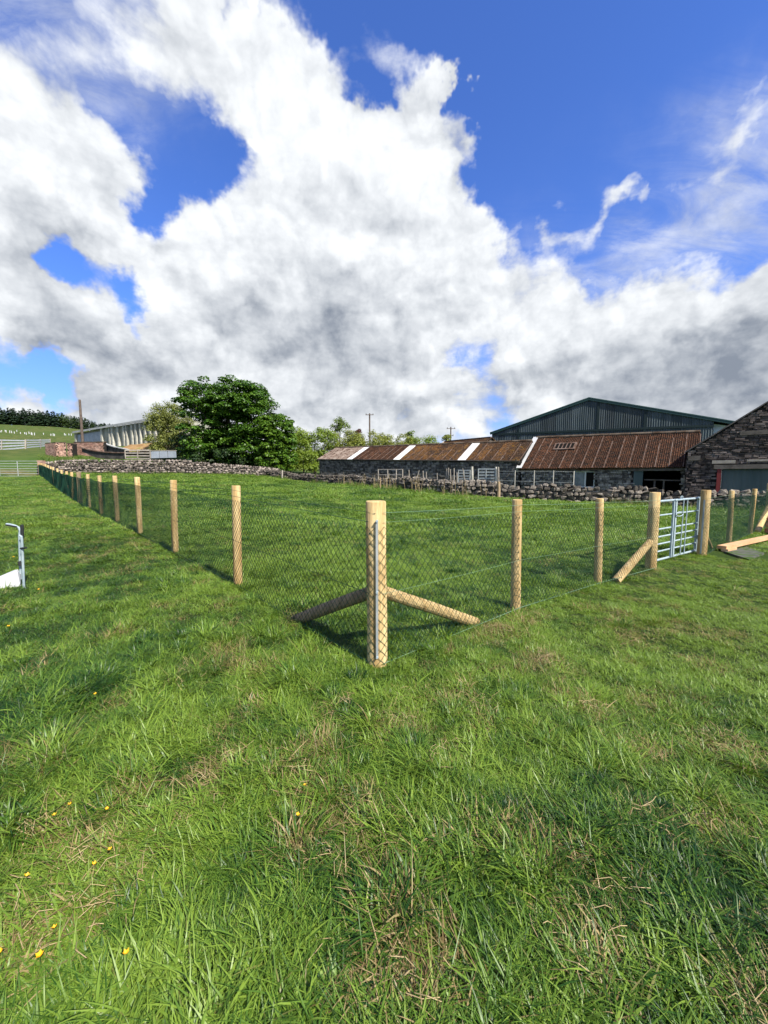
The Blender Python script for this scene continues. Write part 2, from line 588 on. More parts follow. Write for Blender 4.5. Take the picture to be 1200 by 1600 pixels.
def groundmat():
    m_ = bpy.data.materials.new('meadow_soil')
    m_.use_nodes = True
    m_.node_tree.nodes.clear()
    t = NT(m_.node_tree)
    g = t.new('ShaderNodeNewGeometry').outputs['Position']
    a = t.noise(g, .22, 5, .6)
    b_ = t.noise(g, 2.1, 6, .65)
    c_ = t.noise(t.v('MULTIPLY', g, (1, 1, 3)), 14, 4, .7)
    c = t.mix(t.ramp(a, .35, .65), (.036, .090, .013), (.068, .116, .022))
    c = t.mix(t.ramp(b_, .42, .72, 0, .6), c, (.105, .125, .034))
    c = t.mix(t.ramp(c_, .5, .75, 0, .65), c, (.028, .066, .012))
    up_ = t.new('ShaderNodeAttribute', attribute_name='upland').outputs['Fac']
    rough_ = t.mix(t.ramp(t.noise(g, .55, 6, .65), .38, .62), (.040, .066, .014), (.098, .108, .034))
    rough_ = t.mix(t.ramp(t.noise(g, .06, 4, .6), .42, .62, 0, .6), rough_, (.050, .088, .018))
    c = t.mix(up_, c, rough_)
    at_ = t.new('ShaderNodeAttribute', attribute_name='soil').outputs['Fac']
    c = t.mix(at_, c, t.mix(t.ramp(b_, .4, .65), (.115, .075, .040), (.20, .14, .075)))
    at2 = t.new('ShaderNodeAttribute', attribute_name='thatch').outputs['Fac']
    c = t.mix(at2, c, t.mix(t.ramp(c_, .35, .65), (.010, .022, .006), (.040, .052, .016)))
    b = t.new('ShaderNodeBsdfPrincipled')
    t.put(b.inputs['Base Color'], c)
    b.inputs['Roughness'].default_value = 1.0
    b.inputs['Specular IOR Level'].default_value = .05
    bn = t.new('ShaderNodeBump')
    bn.inputs['Distance'].default_value = .05
    t.put(bn.inputs['Height'], c_)
    t.l.new(bn.outputs[0], b.inputs['Normal'])
    o = t.new('ShaderNodeOutputMaterial')
    t.l.new(b.outputs[0], o.inputs[0])
    return m_


M = {}
M['post'] = mat('treated_pine', (.31, .20, .080), .8, .15, var=(.54, .41, .205), scale=13, stretch=(1, 1, .13), bump=.008, bscale=30, rand=.15,
                spots=[((.21, .125, .045), 30, .58, .70), ((.12, .065, .025), 15, .68, .73)])
M['post_old_or_shaded'] = mat('weathered_or_shaded_timber', (.17, .125, .075), .9, .1, var=(.28, .21, .13), scale=6, stretch=(1, 1, .15), bump=.006, rand=.2)
M['strut'] = mat('pale_pine_strut', (.36, .25, .11), .8, .15, var=(.48, .36, .18), scale=9, bump=.005, bscale=22, rand=.1, spots=[((.22, .13, .05), 14, .58, .70)])
M['plank'] = mat('sawn_pine_plank', (.46, .26, .13), .7, .2, var=(.56, .36, .20), scale=3, bump=.002)
M['netwire'] = mat('dark_green_wire_coating', (.013, .056, .031), .5, .3)
M['linewire'] = mat('pale_green_wire', (.13, .22, .13), .5, .4)
M['galv'] = mat('galvanised_steel', (.25, .32, .345), .5, .4, metal=.15, var=(.34, .41, .435), scale=8, bump=.0005)
M['galv_old'] = mat('dull_galvanised_steel', (.27, .30, .30), .55, .4, metal=.2, var=(.38, .40, .38), scale=5)
M['black'] = mat('black_rubber', (.015, .017, .018), .6, .4)
M['white'] = mat('white_sheet', (.50, .50, .50), .55, .3, var=(.42, .43, .435), scale=2.5)
M['stone'] = mat('fieldstone', (.060, .050, .042), .92, .15, var=(.165, .145, .12), scale=4.5, bump=.012, bscale=11, rand=.6, spots=[((.30, .28, .23), 7, .56, .66), ((.022, .020, .018), 6, .58, .68)])
M['stone_far'] = mat('weathered_fieldstone', (.13, .11, .095), .92, .15, var=(.24, .205, .175), scale=2.5, bump=.012, bscale=9, tint=.6)
M['core'] = mat('wall_hearting', (.05, .047, .042), 1, .05)
M['barnstone'] = mat('dark_barn_rubble', (.060, .056, .050), .92, .15, var=(.16, .15, .135), scale=3.5, bump=.01, bscale=9, tint=.6)
M['shedstone'] = mat('grey_shed_rubble', (.085, .080, .072), .92, .15, var=(.23, .215, .19), scale=3.5, bump=.01, bscale=9, tint=.6)
M['gablestone'] = mat('dark_gable_rubble', (.048, .038, .034), .92, .15, var=(.12, .10, .09), scale=2.2, bump=.01, bscale=8, tint=.6)
M['mortar'] = mat('dark_mortar', (.018, .017, .016), 1, .05, var=(.03, .028, .026), scale=3)
M['rust'] = mat('rusty_mossy_sheeting', (.026, .013, .008), .95, .1, var=(.058, .025, .013), scale=2.4, bump=.006, bscale=10, rand=.22,
                spots=[((.090, .042, .017), 3.2, .58, .72), ((.011, .009, .007), 6, .48, .60), ((.17, .125, .10), 15, .60, .68)])
M['moss'] = mat('mossy_brown_sheeting', (.028, .017, .011), .95, .1, var=(.078, .036, .010), scale=.8, bump=.006, bscale=10, rand=.2,
                spots=[((.15, .080, .012), 1.3, .55, .72), ((.016, .012, .010), 4.5, .48, .62), ((.21, .17, .135), 14, .59, .67)])
M['lichen'] = mat('lichen_grey_sheeting', (.14, .105, .085), .95, .1, var=(.22, .18, .15), scale=1.1, bump=.005, rand=.12, spots=[((.055, .030, .020), 3.0, .48, .62)])
M['ridge'] = mat('ridge_capping', (.055, .035, .022), .95, .1, var=(.13, .105, .08), scale=1.5, bump=.005)
M['lap'] = mat('pale_lap_edge', (.15, .11, .09), .9, .1, var=(.08, .045, .030), scale=2.0)
M['skylight'] = mat('white_rooflight', (.46, .46, .45), .5, .3, var=(.38, .385, .385), scale=1.5, spots=[((.30, .29, .26), 4, .6, .74)])
M['greenclad'] = mat('dark_green_cladding', (.016, .030, .034), .55, .35, var=(.046, .062, .068), scale=.5, stretch=(1, 1, .35), rand=.3)
M['darktrim'] = mat('blackened_green_flashing', (.007, .018, .018), .6, .3)
M['greentrim'] = mat('green_verge_flashing', (.010, .040, .036), .5, .4)
M['greenroof'] = mat('green_roof_sheet', (.035, .085, .075), .5, .4)
M['paleclad'] = mat('pale_cladding', (.66, .68, .68), .6, .3, var=(.58, .6, .6), scale=1)
M['greendoor'] = mat('grey_green_sliding_door', (.050, .075, .074), .6, .3, var=(.085, .112, .108), scale=.8, stretch=(1, 1, .3), rand=.06)
M['redpaint'] = mat('dark_red_paint', (.15, .022, .02), .6, .3)
M['oldwood'] = mat('grey_old_timber', (.075, .065, .055), .9, .15, var=(.125, .11, .095), scale=4, stretch=(.2, 1, 1), bump=.004)
M['palewood'] = mat('bleached_timber', (.33, .30, .26), .85, .15, var=(.24, .21, .17), scale=4, bump=.003, rand=.2)
M['slate'] = mat('dark_slate', (.06, .055, .055), .8, .2, var=(.10, .09, .085), scale=2, rand=.1)
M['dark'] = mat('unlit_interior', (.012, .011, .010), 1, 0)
M['glass'] = mat('dusty_pane', (.10, .12, .12), .25, .5, var=(.18, .2, .2), scale=3)
M['pframe'] = mat('pale_frame', (.50, .52, .50), .7, .2)
M['concrete'] = mat('stained_concrete', (.36, .35, .29), .9, .15, var=(.20, .20, .165), scale=.9, bump=.01, stretch=(1, 1, .25), spots=[((.10, .10, .085), 2.2, .56, .70)])
M['concgrey'] = mat('concrete_post', (.46, .44, .38), .9, .1, var=(.34, .33, .28), scale=1.5, rand=.12)
M['greyroof'] = mat('grey_fibre_cement_roof', (.34, .34, .33), .9, .1, var=(.42, .42, .41), scale=1)
M['shutter'] = mat('grey_sheet_door', (.28, .31, .35), .6, .3, var=(.34, .37, .41), scale=1, rand=.08)
M['brick'] = mat('pinkish_red_brick', (.27, .15, .115), .92, .1, var=(.36, .235, .185), scale=1.1, bump=.008, rand=.2, tint=.4)
M['darksheet'] = mat('tarred_sheet', (.030, .028, .026), .8, .2, var=(.06, .055, .05), scale=1.5)
M['spoil'] = mat('ochre_spoil', (.21, .125, .055), 1, .05, var=(.30, .20, .095), scale=.8, bump=.05, bscale=3, spots=[((.10, .13, .03), .8, .54, .66), ((.10, .06, .03), 2, .56, .68)])
M['polewood'] = mat('creosoted_pole', (.085, .065, .055), .9, .1, var=(.14, .11, .09), scale=2)
M['bark'] = mat('grey_bark', (.10, .085, .07), .95, .1, var=(.16, .14, .12), scale=4, bump=.02, stretch=(1, 1, .25))
M['whiterail'] = mat('white_painted_rail', (.52, .54, .60), .6, .3, var=(.42, .44, .49), scale=2)
M['yellow'] = mat('yellow_petal', (.62, .34, .01), .5, .3)
M['stem'] = mat('green_stem', (.06, .12, .02), .7, .2)
M['straw'] = mat('dead_straw', (.34, .265, .14), .8, .2, var=(.25, .185, .09), scale=8)
M['orange'] = mat('orange_brick', (.34, .13, .06), .9, .1, var=(.42, .22, .12), scale=6, rand=.15)
M['slab'] = mat('grey_slab', (.060, .065, .052), .95, .1, var=(.10, .105, .085), scale=9, bump=.004, spots=[((.045, .080, .016), 5, .48, .60)])
M['syc'] = leafmat('sycamore_leaves', (.022, .072, .007), (.095, .185, .016), .2, .45)
M['syc2'] = leafmat('young_sycamore_leaves', (.036, .100, .008), (.125, .215, .018), .25, .45)
M['willow'] = leafmat('willow_leaves', (.120, .150, .032), (.28, .30, .085), .32, .5)
M['hedge'] = leafmat('hawthorn_leaves', (.095, .165, .016), (.235, .300, .040), .32, .5)
M['hedge2'] = leafmat('olive_bush_leaves', (.120, .155, .026), (.265, .285, .065), .32, .5)
M['birch'] = leafmat('birch_leaves', (.085, .140, .028), (.19, .25, .06), .3, .5)
M['copper'] = leafmat('copper_leaves', (.060, .022, .018), (.120, .045, .035), .2, .5)
M['conifer'] = leafmat('spruce_needles', (.008, .022, .010), (.030, .055, .020), .1, .6)
M['larch'] = leafmat('larch_needles', (.030, .060, .014), (.080, .115, .028), .2, .6)
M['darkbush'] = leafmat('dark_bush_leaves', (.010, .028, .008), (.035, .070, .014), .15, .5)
M['grass'] = grassmat()
M['ground'] = groundmat()


# ================================================================== GROUND
def build_ground():
    rs = [0.35]
    while rs[-1] < 2500:
        rs.append(rs[-1] * (1.035 if rs[-1] < 60 else 1.06))
    ang = np.concatenate([np.linspace(-R(62), R(62), 220), np.linspace(R(62), 2 * math.pi - R(62), 70)[1:-1]])
    na, nr = len(ang), len(rs)
    rr, aa = np.meshgrid(rs, ang, indexing='ij')
    X, Y = (rr * np.sin(aa)).ravel(), (rr * np.cos(aa)).ravel()
    Z = height(X, Y)
    V = np.column_stack([X, Y, Z])
    V = np.vstack([V, [[0, 0, H(0, 0)]]])
    i, j = np.meshgrid(np.arange(nr - 1), np.arange(na), indexing='ij')
    j2 = (j + 1) % na
    Fq = np.column_stack([(i * na + j).ravel(), (i * na + j2).ravel(), ((i + 1) * na + j2).ravel(), ((i + 1) * na + j).ravel()])[:, ::-1]
    c = len(V) - 1
    fan = np.array([[j, c, c, (j + 1) % na] for j in range(na)])
    soil = np.zeros(len(V))
    for (x, y, r_, k) in SOIL:
        d = np.hypot(V[:, 0] - x, V[:, 1] - y)
        soil = np.maximum(soil, k * np.clip(1.3 - d / r_, 0, 1))
    # trodden earth behind the far field gate
    soil = np.maximum(soil, .8 * np.exp(-((V[:, 0] + 43) / 7) ** 2 - ((V[:, 1] - 44.5) / 1.2) ** 2))
    thatch = np.clip(1.15 - np.hypot(V[:, 0], V[:, 1]) / 22, 0, 1)
    me = fast_mesh('ground', V, Fq, M['ground'], point_attrs={'soil': soil, 'thatch': thatch, 'upland': np.clip((np.hypot(V[:, 0], V[:, 1]) - 58) / 25, 0, 1)}, smooth=True)
    bm = bmesh.new()
    bm.from_mesh(me)
    bm.verts.ensure_lookup_table()
    for j in range(na):
        try:
            bm.faces.new((bm.verts[c], bm.verts[(j + 1) % na], bm.verts[j])).smooth = True
        except ValueError:
            pass
    bmesh.ops.recalc_face_normals(bm, faces=bm.faces)
    bm.to_mesh(me)
    bm.free()
    link('ground', me, kind='structure')


def gpt(px, py):
    """Where the sight line of a photo pixel meets the ground (near field)."""
    r = ray(px, py)
    lo, hi = .5, 90.0
    t = .5
    while t < 90:
        p = Vector((0, 0, EYE)) + r * t
        if p.z < H(p.x, p.y):
            break
        t *= 1.04
    a, b = t / 1.04, t
    for _ in range(12):
        m_ = (a + b) / 2
        p = Vector((0, 0, EYE)) + r * m_
        if p.z < H(p.x, p.y):
            b = m_
        else:
            a = m_
    return Vector((0, 0, EYE)) + r * b


SOIL = []
for (px, py, r_, k) in [(472, 965, .22, .9), (435, 950, .2, .8), (765, 985, .28, .9), (588, 1040, .16, .5), (850, 1035, .14, .5), (800, 965, .2, .6), (720, 1100, .2, .35), (620, 1520, .10, .3), (950, 930, .3, .4)]:
    p = gpt(px, py)
    SOIL.append((p.x, p.y, r_, k))
build_ground()


# ================================================================== BUILDINGS
def stone_face(mb, A, B, nout, zb, zt, holes=(), ch=(.13, .22), ln=(.22, .5), depth=.05):
    A, B = Vector(A), Vector(B)
    d = Vector((B.x - A.x, B.y - A.y, 0))
    L = d.length
    d.normalize()
    nout = Vector(nout).normalized()
    z = min(zb(0), zb(L))
    ztop = max(zt(s * L / 20) for s in range(21))
    while z < ztop:
        h = random.uniform(*ch)
        s = random.uniform(-.2, 0)
        while s < L:
            l = random.uniform(*ln)
            sc, zc_ = s + l / 2, z + h / 2
            if 0.02 < sc < L - .02 and zc_ < zt(sc) - h * .3 and zc_ > zb(sc) - .1 and not any(a - .06 < sc < b + .06 and c - .05 < zc_ < e + .05 for (a, b, c, e) in holes):
                l2 = min(l, 2 * min(sc, L - sc)) - .025
                dd = depth * random.uniform(.5, 1.3)
                mb.box(Vector((A.x, A.y, 0)) + d * sc + nout * (dd / 2) + Vector((0, 0, zc_)), (l2, dd, h - .022), (d, nout, Vector((0, 0, 1))), jit=.013, tint=random.random())
            s += l
        z += h
    return mb


def plane_s(px, py, A, B):
    """Photo pixel to (distance along A-B, height) on the upright plane through A and B."""
    r = ray(px, py)
    d = Vector((B[0] - A[0], B[1] - A[1], 0)).normalized()
    nn = Vector((-d.y, d.x, 0))
    t = (Vector((A[0], A[1], 0)).dot(nn)) / (Vector((r.x, r.y, 0)).dot(nn))
    p = r * t
    return (Vector((p.x - A[0], p.y - A[1], 0)).dot(d), EYE + p.z)


def lerp(a, b, t):
    return a + (b - a) * t


def corr(mb, e0, e1, r0, r1, n, amp, nrm, rows=2, seg=4, under=.03, tint=None):
    """Corrugated sheet, closed underneath, between eave e0-e1 and ridge r0-r1."""
    cols = n * seg
    top, bot = [], []
    for j in range(rows + 1):
        for i in range(cols + 1):
            t = i / cols
            p = lerp(lerp(e0, e1, t), lerp(r0, r1, t), j / rows)
            top.append(p + nrm * (amp * math.sin(2 * math.pi * n * t)))
            bot.append(p - nrm * (under + amp))
    k = len(top)
    w = cols + 1
    fs = []
    for j in range(rows):
        for i in range(cols):
            fs.append((j * w + i, j * w + i + 1, (j + 1) * w + i + 1, (j + 1) * w + i))
    fs.append((k, k + rows * w, k + rows * w + cols, k + cols))
    for i in range(cols):
        fs.append((k + i, k + i + 1, i + 1, i))
        o = rows * w
        fs.append((o + i, o + i + 1, k + o + i + 1, k + o + i))
    for j in range(rows):
        fs.append((j * w, (j + 1) * w, k + (j + 1) * w, k + j * w))
        o = cols
        fs.append((j * w + o, k + j * w + o, k + (j + 1) * w + o, (j + 1) * w + o))
    mb.add(top + bot, fs, tint)


def prism(mb, poly, d):
    """Polygon (list of Vectors) pushed along d into a solid."""
    n = len(poly)
    vs = [Vector(p) for p in poly] + [Vector(p) + Vector(d) for p in poly]
    fs = [tuple(range(n - 1, -1, -1)), tuple(range(n, 2 * n))]
    for i in range(n):
        fs.append((i, (i + 1) % n, n + (i + 1) % n, n + i))
    mb.add(vs, fs)
    return mb


AX = Vector((.783, -.622, 0))      # long axis of the farm range
PX_ = Vector((.622, .783, 0))      # away from the paddock
UP = Vector((0, 0, 1))
A0 = Vector((-8.0, 48.3, 0))
A1 = Vector((11.2, 33.0, 0))


def slope_normal(e0, e1, r0):
    n = (Vector(e1) - Vector(e0)).cross(Vector(r0) - Vector(e0)).normalized()
    return n if n.z > 0 else -n


# ---- long low byre
def build_byre():
    L = (A1 - A0).length
    w = 3.0
    ze, zr = (lambda t: lerp(3.49, 2.76, t)), (lambda t: lerp(4.92, 4.54, t))
    root = thing('stone_byre', 'long low dark stone byre with mossy corrugated roof crossed by white rooflight strips', 'farm building', (A0.x, A0.y, H(A0.x, A0.y)))
    wall = MB()
    zb = lambda t: lerp(.45, -.4, t)
    I = PX_ * .18
    fr0, fr1 = A0 + I + AX * .1, A1 + I
    prism(wall, [fr0 + UP * zb(0), fr1 + UP * zb(1), fr1 + UP * (ze(1) - .06), fr0 + UP * (ze(0) - .06)], PX_ * .4)
    bk0, bk1 = A0 + PX_ * (2 * w - .6) + AX * .1, A1 + PX_ * (2 * w - .6)
    prism(wall, [bk0 + UP * zb(0), bk1 + UP * zb(1), bk1 + UP * (ze(1) - .06), bk0 + UP * (ze(0) - .06)], PX_ * .4)
    for (c, t) in ((A0 + AX * .1, 0), (A1 - AX * .4, 1)):
        prism(wall, [c + PX_ * .585 + UP * zb(t), c + PX_ * (2 * w - .605) + UP * zb(t), c + PX_ * (2 * w - .605) + UP * (ze(t) + .15), c + PX_ * w + UP * (zr(t) - .1), c + PX_ * .585 + UP * (ze(t) + .15)], AX * .35)
    wo_ = wall.build('wall', M['mortar'], root)
    st = MB()
    stone_face(st, fr0, fr1, -PX_, lambda s: lerp(.45, -.4, s / L), lambda s: lerp(3.40, 2.68, s / L), ch=(.13, .24), ln=(.22, .6), depth=.05)
    st.build('rubble_facing', M['barnstone'], wo_, kind='stuff')
    # roof of single sheets, front and back slopes
    n = 30
    sky_px = [(545, 563), (725, 751), (615, 635)]
    white = set()
    for (pe, pr) in sky_px:
        s, z = plane_s(pe, 718, A0, A1)
        white.add(int(s / L * n))
    for k in range(n):
        t0, t1 = k / n, (k + 1) / n
        if k == n - 1:
            t1 = 1.0
        e0, e1 = A0 + AX * (L * t0) + UP * ze(t0), A0 + AX * (L * t1) + UP * ze(t1)
        r0, r1 = A0 + AX * (L * t0) + PX_ * w + UP * zr(t0), A0 + AX * (L * t1) + PX_ * w + UP * zr(t1)
        nr_ = slope_normal(e0, e1, r0)
        up_ = (r0 - e0).normalized()
        lift = nr_ * random.uniform(0, .02)
        m_ = M['skylight'] if k in white else (M['lichen'] if t1 < .21 else (M['rust'] if t1 < .48 else M['moss']))
        mb = MB()
        gap = AX * .012
        corr(mb, e0 - up_ * .1 + gap + lift, e1 - up_ * .1 - gap + lift, r0 + gap + lift, r1 - gap + lift, 6, .022, nr_)
        o = mb.build('rooflight' if k in white else 'roof_sheet', m_, root)
        if k in white:
            o['label'] = 'white translucent rooflight strip from eave to ridge'
        else:
            lb = MB()
            lb.beam(e1 - up_ * .1 + nr_ * .03, lerp(e1, r1, random.uniform(.35, 1)) + nr_ * .03, .05, .03, nr_)
            lb.build('lap_edge', M['lap'], o)
    bs = MB()
    prism(bs, [A0 + PX_ * w + UP * zr(0), A1 + PX_ * w + UP * zr(1), A1 + PX_ * (2 * w) + UP * ze(1), A0 + PX_ * (2 * w) + UP * ze(0)], (0, 0, -.06))
    bs.build('rear_roof_slope', M['moss'], root)
    rc = MB()
    for k in range(13):
        t0, t1 = k / 13 + .002, (k + 1) / 13 - .002
        a, b = A0 + AX * (L * t0) + PX_ * w, A0 + AX * (L * t1) + PX_ * w
        m_ = MB()
        m_.tube([a + UP * (zr(t0) + .02), b + UP * (zr(t1) + .02 + random.uniform(-.01, .01))], .11, 8)
        m_.build('ridge_tile', M['ridge'], root)
    gt = MB()
    gt.beam(A0 + UP * (ze(0) - .07) - PX_ * .03, A1 + UP * (ze(1) - .07) - PX_ * .03, .09, .08)
    gt.build('gutter', M['oldwood'], root)
    # white end flashing against the taller cart shed
    return root


build_byre()

# ---- taller cart shed with rust coloured roof
B0, B1 = A1 + AX * .02, A1 + AX * 11.6


def build_cartshed():
    w = 4.0
    L = (B1 - B0).length
    ze = lambda t: 2.12
    zr = lambda t: lerp(4.86, 4.62, t)
    zb = -.55
    root = thing('cart_shed', 'dark stone shed with a steep rust brown sheet roof, one window and an open doorway', 'farm building', (B0.x, B0.y, H(B0.x, B0.y)))
    I = PX_ * .2
    f0, f1 = B0 + I + AX * .05, B1 + I
    s_w0, _ = plane_s(895, 740, f0, f1)
    s_w1, _ = plane_s(930, 740, f0, f1)
    _, z_w0 = plane_s(912, 762, f0, f1)
    _, z_w1 = plane_s(912, 736, f0, f1)
    s_d0, _ = plane_s(990, 745, f0, f1)
    s_d1, _ = plane_s(1064, 745, f0, f1)
    z_d1 = plane_s(1030, 735.5, f0, f1)[1]
    wall = MB()

    def seg(a, b, z0, z1):
        prism(wall, [f0 + AX * a + UP * z0, f0 + AX * b + UP * z0, f0 + AX * b + UP * z1, f0 + AX * a + UP * z1], PX_ * .45)
    top = 2.06
    Lf = (f1 - f0).length
    seg(0, s_w0, zb, top)
    seg(s_w0, s_w1, zb, z_w0)
    seg(s_w0, s_w1, z_w1, top)
    seg(s_w1, s_d0, zb, top)
    seg(s_d0, s_d1, z_d1, top)
    if Lf > s_d1 + .02:
        seg(s_d1, Lf, zb, top)
    prism(wall, [f0 + PX_ * .452 + UP * zb, f0 + PX_ * 7.2 + UP * zb, f0 + PX_ * 7.2 + UP * 2.1, f0 + PX_ * 3.8 + UP * 4.7, f0 + PX_ * .452 + UP * 2.3], AX * .35)
    prism(wall, [f0 + PX_ * 7.25 + UP * zb, f1 + PX_ * 7.25 + UP * zb, f1 + PX_ * 7.25 + UP * top, f0 + PX_ * 7.25 + UP * top], PX_ * .3)
    wo_ = wall.build('wall', M['mortar'], root)
    st = MB()
    stone_face(st, f0, f1, -PX_, lambda s: zb, lambda s: top, holes=[(s_w0, s_w1, z_w0, z_w1), (s_d0, s_d1, zb, z_d1)], ch=(.10, .19), ln=(.18, .45), depth=.05)
    st.build('rubble_facing', M['shedstone'], wo_, kind='stuff')
    # earth floor and rear of the dark interior
    n = 15
    for k in range(n):
        t0, t1 = k / n, (k + 1) / n
        e0, e1 = B0 + AX * (L * t0) + UP * ze(t0), B0 + AX * (L * t1) + UP * ze(t1)
        r0, r1 = B0 + AX * (L * t0) + PX_ * w + UP * zr(t0), B0 + AX * (L * t1) + PX_ * w + UP * zr(t1)
        nr_ = slope_normal(e0, e1, r0)
        up_ = (r0 - e0).normalized()
        lift = nr_ * random.uniform(0, .02)
        g = AX * .012
        mb = MB()
        corr(mb, e0 - up_ * .12 + g + lift, e1 - up_ * .12 - g + lift, r0 + g + lift, r1 - g + lift, 6, .024, nr_)
        o = mb.build('roof_sheet', M['rust'], root)
        lb = MB()
        lb.beam(e1 - up_ * .12 + nr_ * .035, lerp(e1, r1, random.uniform(.75, 1)) + nr_ * .035, .05, .03, nr_)
        lb.build('lap_edge', M['lap'], o)
    prism(MB(), [], (0, 0, 0)) if False else None
    bs = MB()
    prism(bs, [B0 + PX_ * w + UP * zr(0), B1 + PX_ * w + UP * zr(1), B1 + PX_ * (2 * w) + UP * 2.1, B0 + PX_ * (2 * w) + UP * 2.1], (0, 0, -.06))
    bs.build('rear_roof_slope', M['rust'], root)
    for k in range(8):
        a, b = B0 + AX * (L * (k / 8 + .002)) + PX_ * w, B0 + AX * (L * ((k + 1) / 8 - .002)) + PX_ * w
        m_ = MB()
        m_.tube([a + UP * (zr(k / 8) + .03), b + UP * (zr((k + 1) / 8) + .03)], .12, 8)
        m_.build('ridge_tile', M['ridge'], root)
    # white verge flashing at the step between the two roofs
    e0, r0 = B0 + UP * (ze(0) + .05), B0 + PX_ * w + UP * (zr(0) + .08)
    fl = MB()
    fl.beam(e0 - AX * .05 - (r0 - e0).normalized() * .1, r0 - AX * .05, .42, .05, slope_normal(e0, e0 + AX, r0))
    fl.beam(e0 - AX * .24 - UP * .2, lerp(e0, r0, .55) - AX * .24 - UP * .1, .05, .42)
    fl.build('verge_flashing', M['skylight'], root, label='white flashing board up the roof step')
    ea = MB()
    ea.beam(f0 - PX_ * .05 + UP * 1.98, f0 + AX * s_d0 - PX_ * .05 + UP * 1.98, .10, .14)
    ea.build('eave_course', M['lap'], root)
    lt = MB()
    lt.beam(f0 + AX * (s_d0 - .2) - PX_ * .06 + UP * (z_d1 + .1), f0 + AX * (s_d1 + .1) - PX_ * .06 + UP * (z_d1 + .1), .2, .2)
    lt.build('door_lintel', M['oldwood'], root)
    # the louvred roof light
    wi = MB()
    fr = MB()
    e_at = lambda px: plane_s(px, 700, A0, A1)
    s0 = 2.05
    up_ = (Vector((0, 0, zr(0) - ze(0))) + PX_ * w).normalized()
    nr_ = slope_normal(B0, B0 + AX, B0 + up_)
    base = B0 + UP * ze(0)
    c0 = base + AX * s0 + up_ * 2.75
    fr_o = MB()
    fr_o.box(c0 + AX * .75 + up_ * .35 + nr_ * .05, (1.7, 1.0, .1), (AX, up_, nr_))
    fo = fr_o.build('roof_window', M['lap'], root)
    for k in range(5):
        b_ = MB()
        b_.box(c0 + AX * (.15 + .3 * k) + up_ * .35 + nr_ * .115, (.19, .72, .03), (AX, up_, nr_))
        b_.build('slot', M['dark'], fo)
    # window: frame, mullion and panes
    wz0, wz1 = z_w0, z_w1
    q0 = f0 + PX_ * .12
    fm = MB()
    for (a, b) in ((s_w0 + .03, s_w0 + .10), ((s_w0 + s_w1) / 2 + .05, (s_w0 + s_w1) / 2 + .14), (s_w1 - .10, s_w1 - .03)):
        fm.box(q0 + AX * ((a + b) / 2) + UP * ((wz0 + wz1) / 2), (b - a, .1, wz1 - wz0 - .02), (AX, PX_, UP))
    for z in (wz0 + .05, wz1 - .05):
        fm.box(q0 + AX * ((s_w0 + s_w1) / 2) + PX_ * .003 + UP * z, (s_w1 - s_w0 - .07, .09, .08), (AX, PX_, UP))
    win = fm.build('window', M['pframe'], root)
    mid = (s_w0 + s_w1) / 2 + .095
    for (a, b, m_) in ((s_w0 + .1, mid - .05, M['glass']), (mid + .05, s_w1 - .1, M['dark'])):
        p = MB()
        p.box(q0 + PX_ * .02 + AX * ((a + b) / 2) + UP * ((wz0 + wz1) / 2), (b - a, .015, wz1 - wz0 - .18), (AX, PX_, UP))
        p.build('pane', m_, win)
    # doorway: jamb sheet, back wall, rail
    jb = MB()
    jb.box(f0 + AX * (s_d0 + .28) - PX_ * .02 + UP * ((zb + z_d1) / 2), (.55, .05, z_d1 - zb), (AX, PX_, UP))
    jb.build('door_leaf', M['greendoor'], root)
    rl = MB()
    rl.beam(f0 + AX * (s_d0 + .6) + PX_ * .3 + UP * (z_d1 - .62), f0 + AX * s_d1 + PX_ * .3 + UP * (z_d1 - .66), .06, .08)
    for k in (.3, .55):
        a = lerp(s_d0 + .6, s_d1, k)
        rl.beam(f0 + AX * a + PX_ * .36 + UP * zb, f0 + AX * a + PX_ * .36 + UP * (z_d1 - .66), .1, .08, PX_)
    rl.build('door_rail', M['oldwood'], root)
    inn = MB()
    inn.box(f0 + AX * 6 + PX_ * 3.9 + UP * (zb + .02), (11, 6.6, .04), (AX, PX_, UP))
    inn.build('earth_floor', M['core'], root)


build_cartshed()


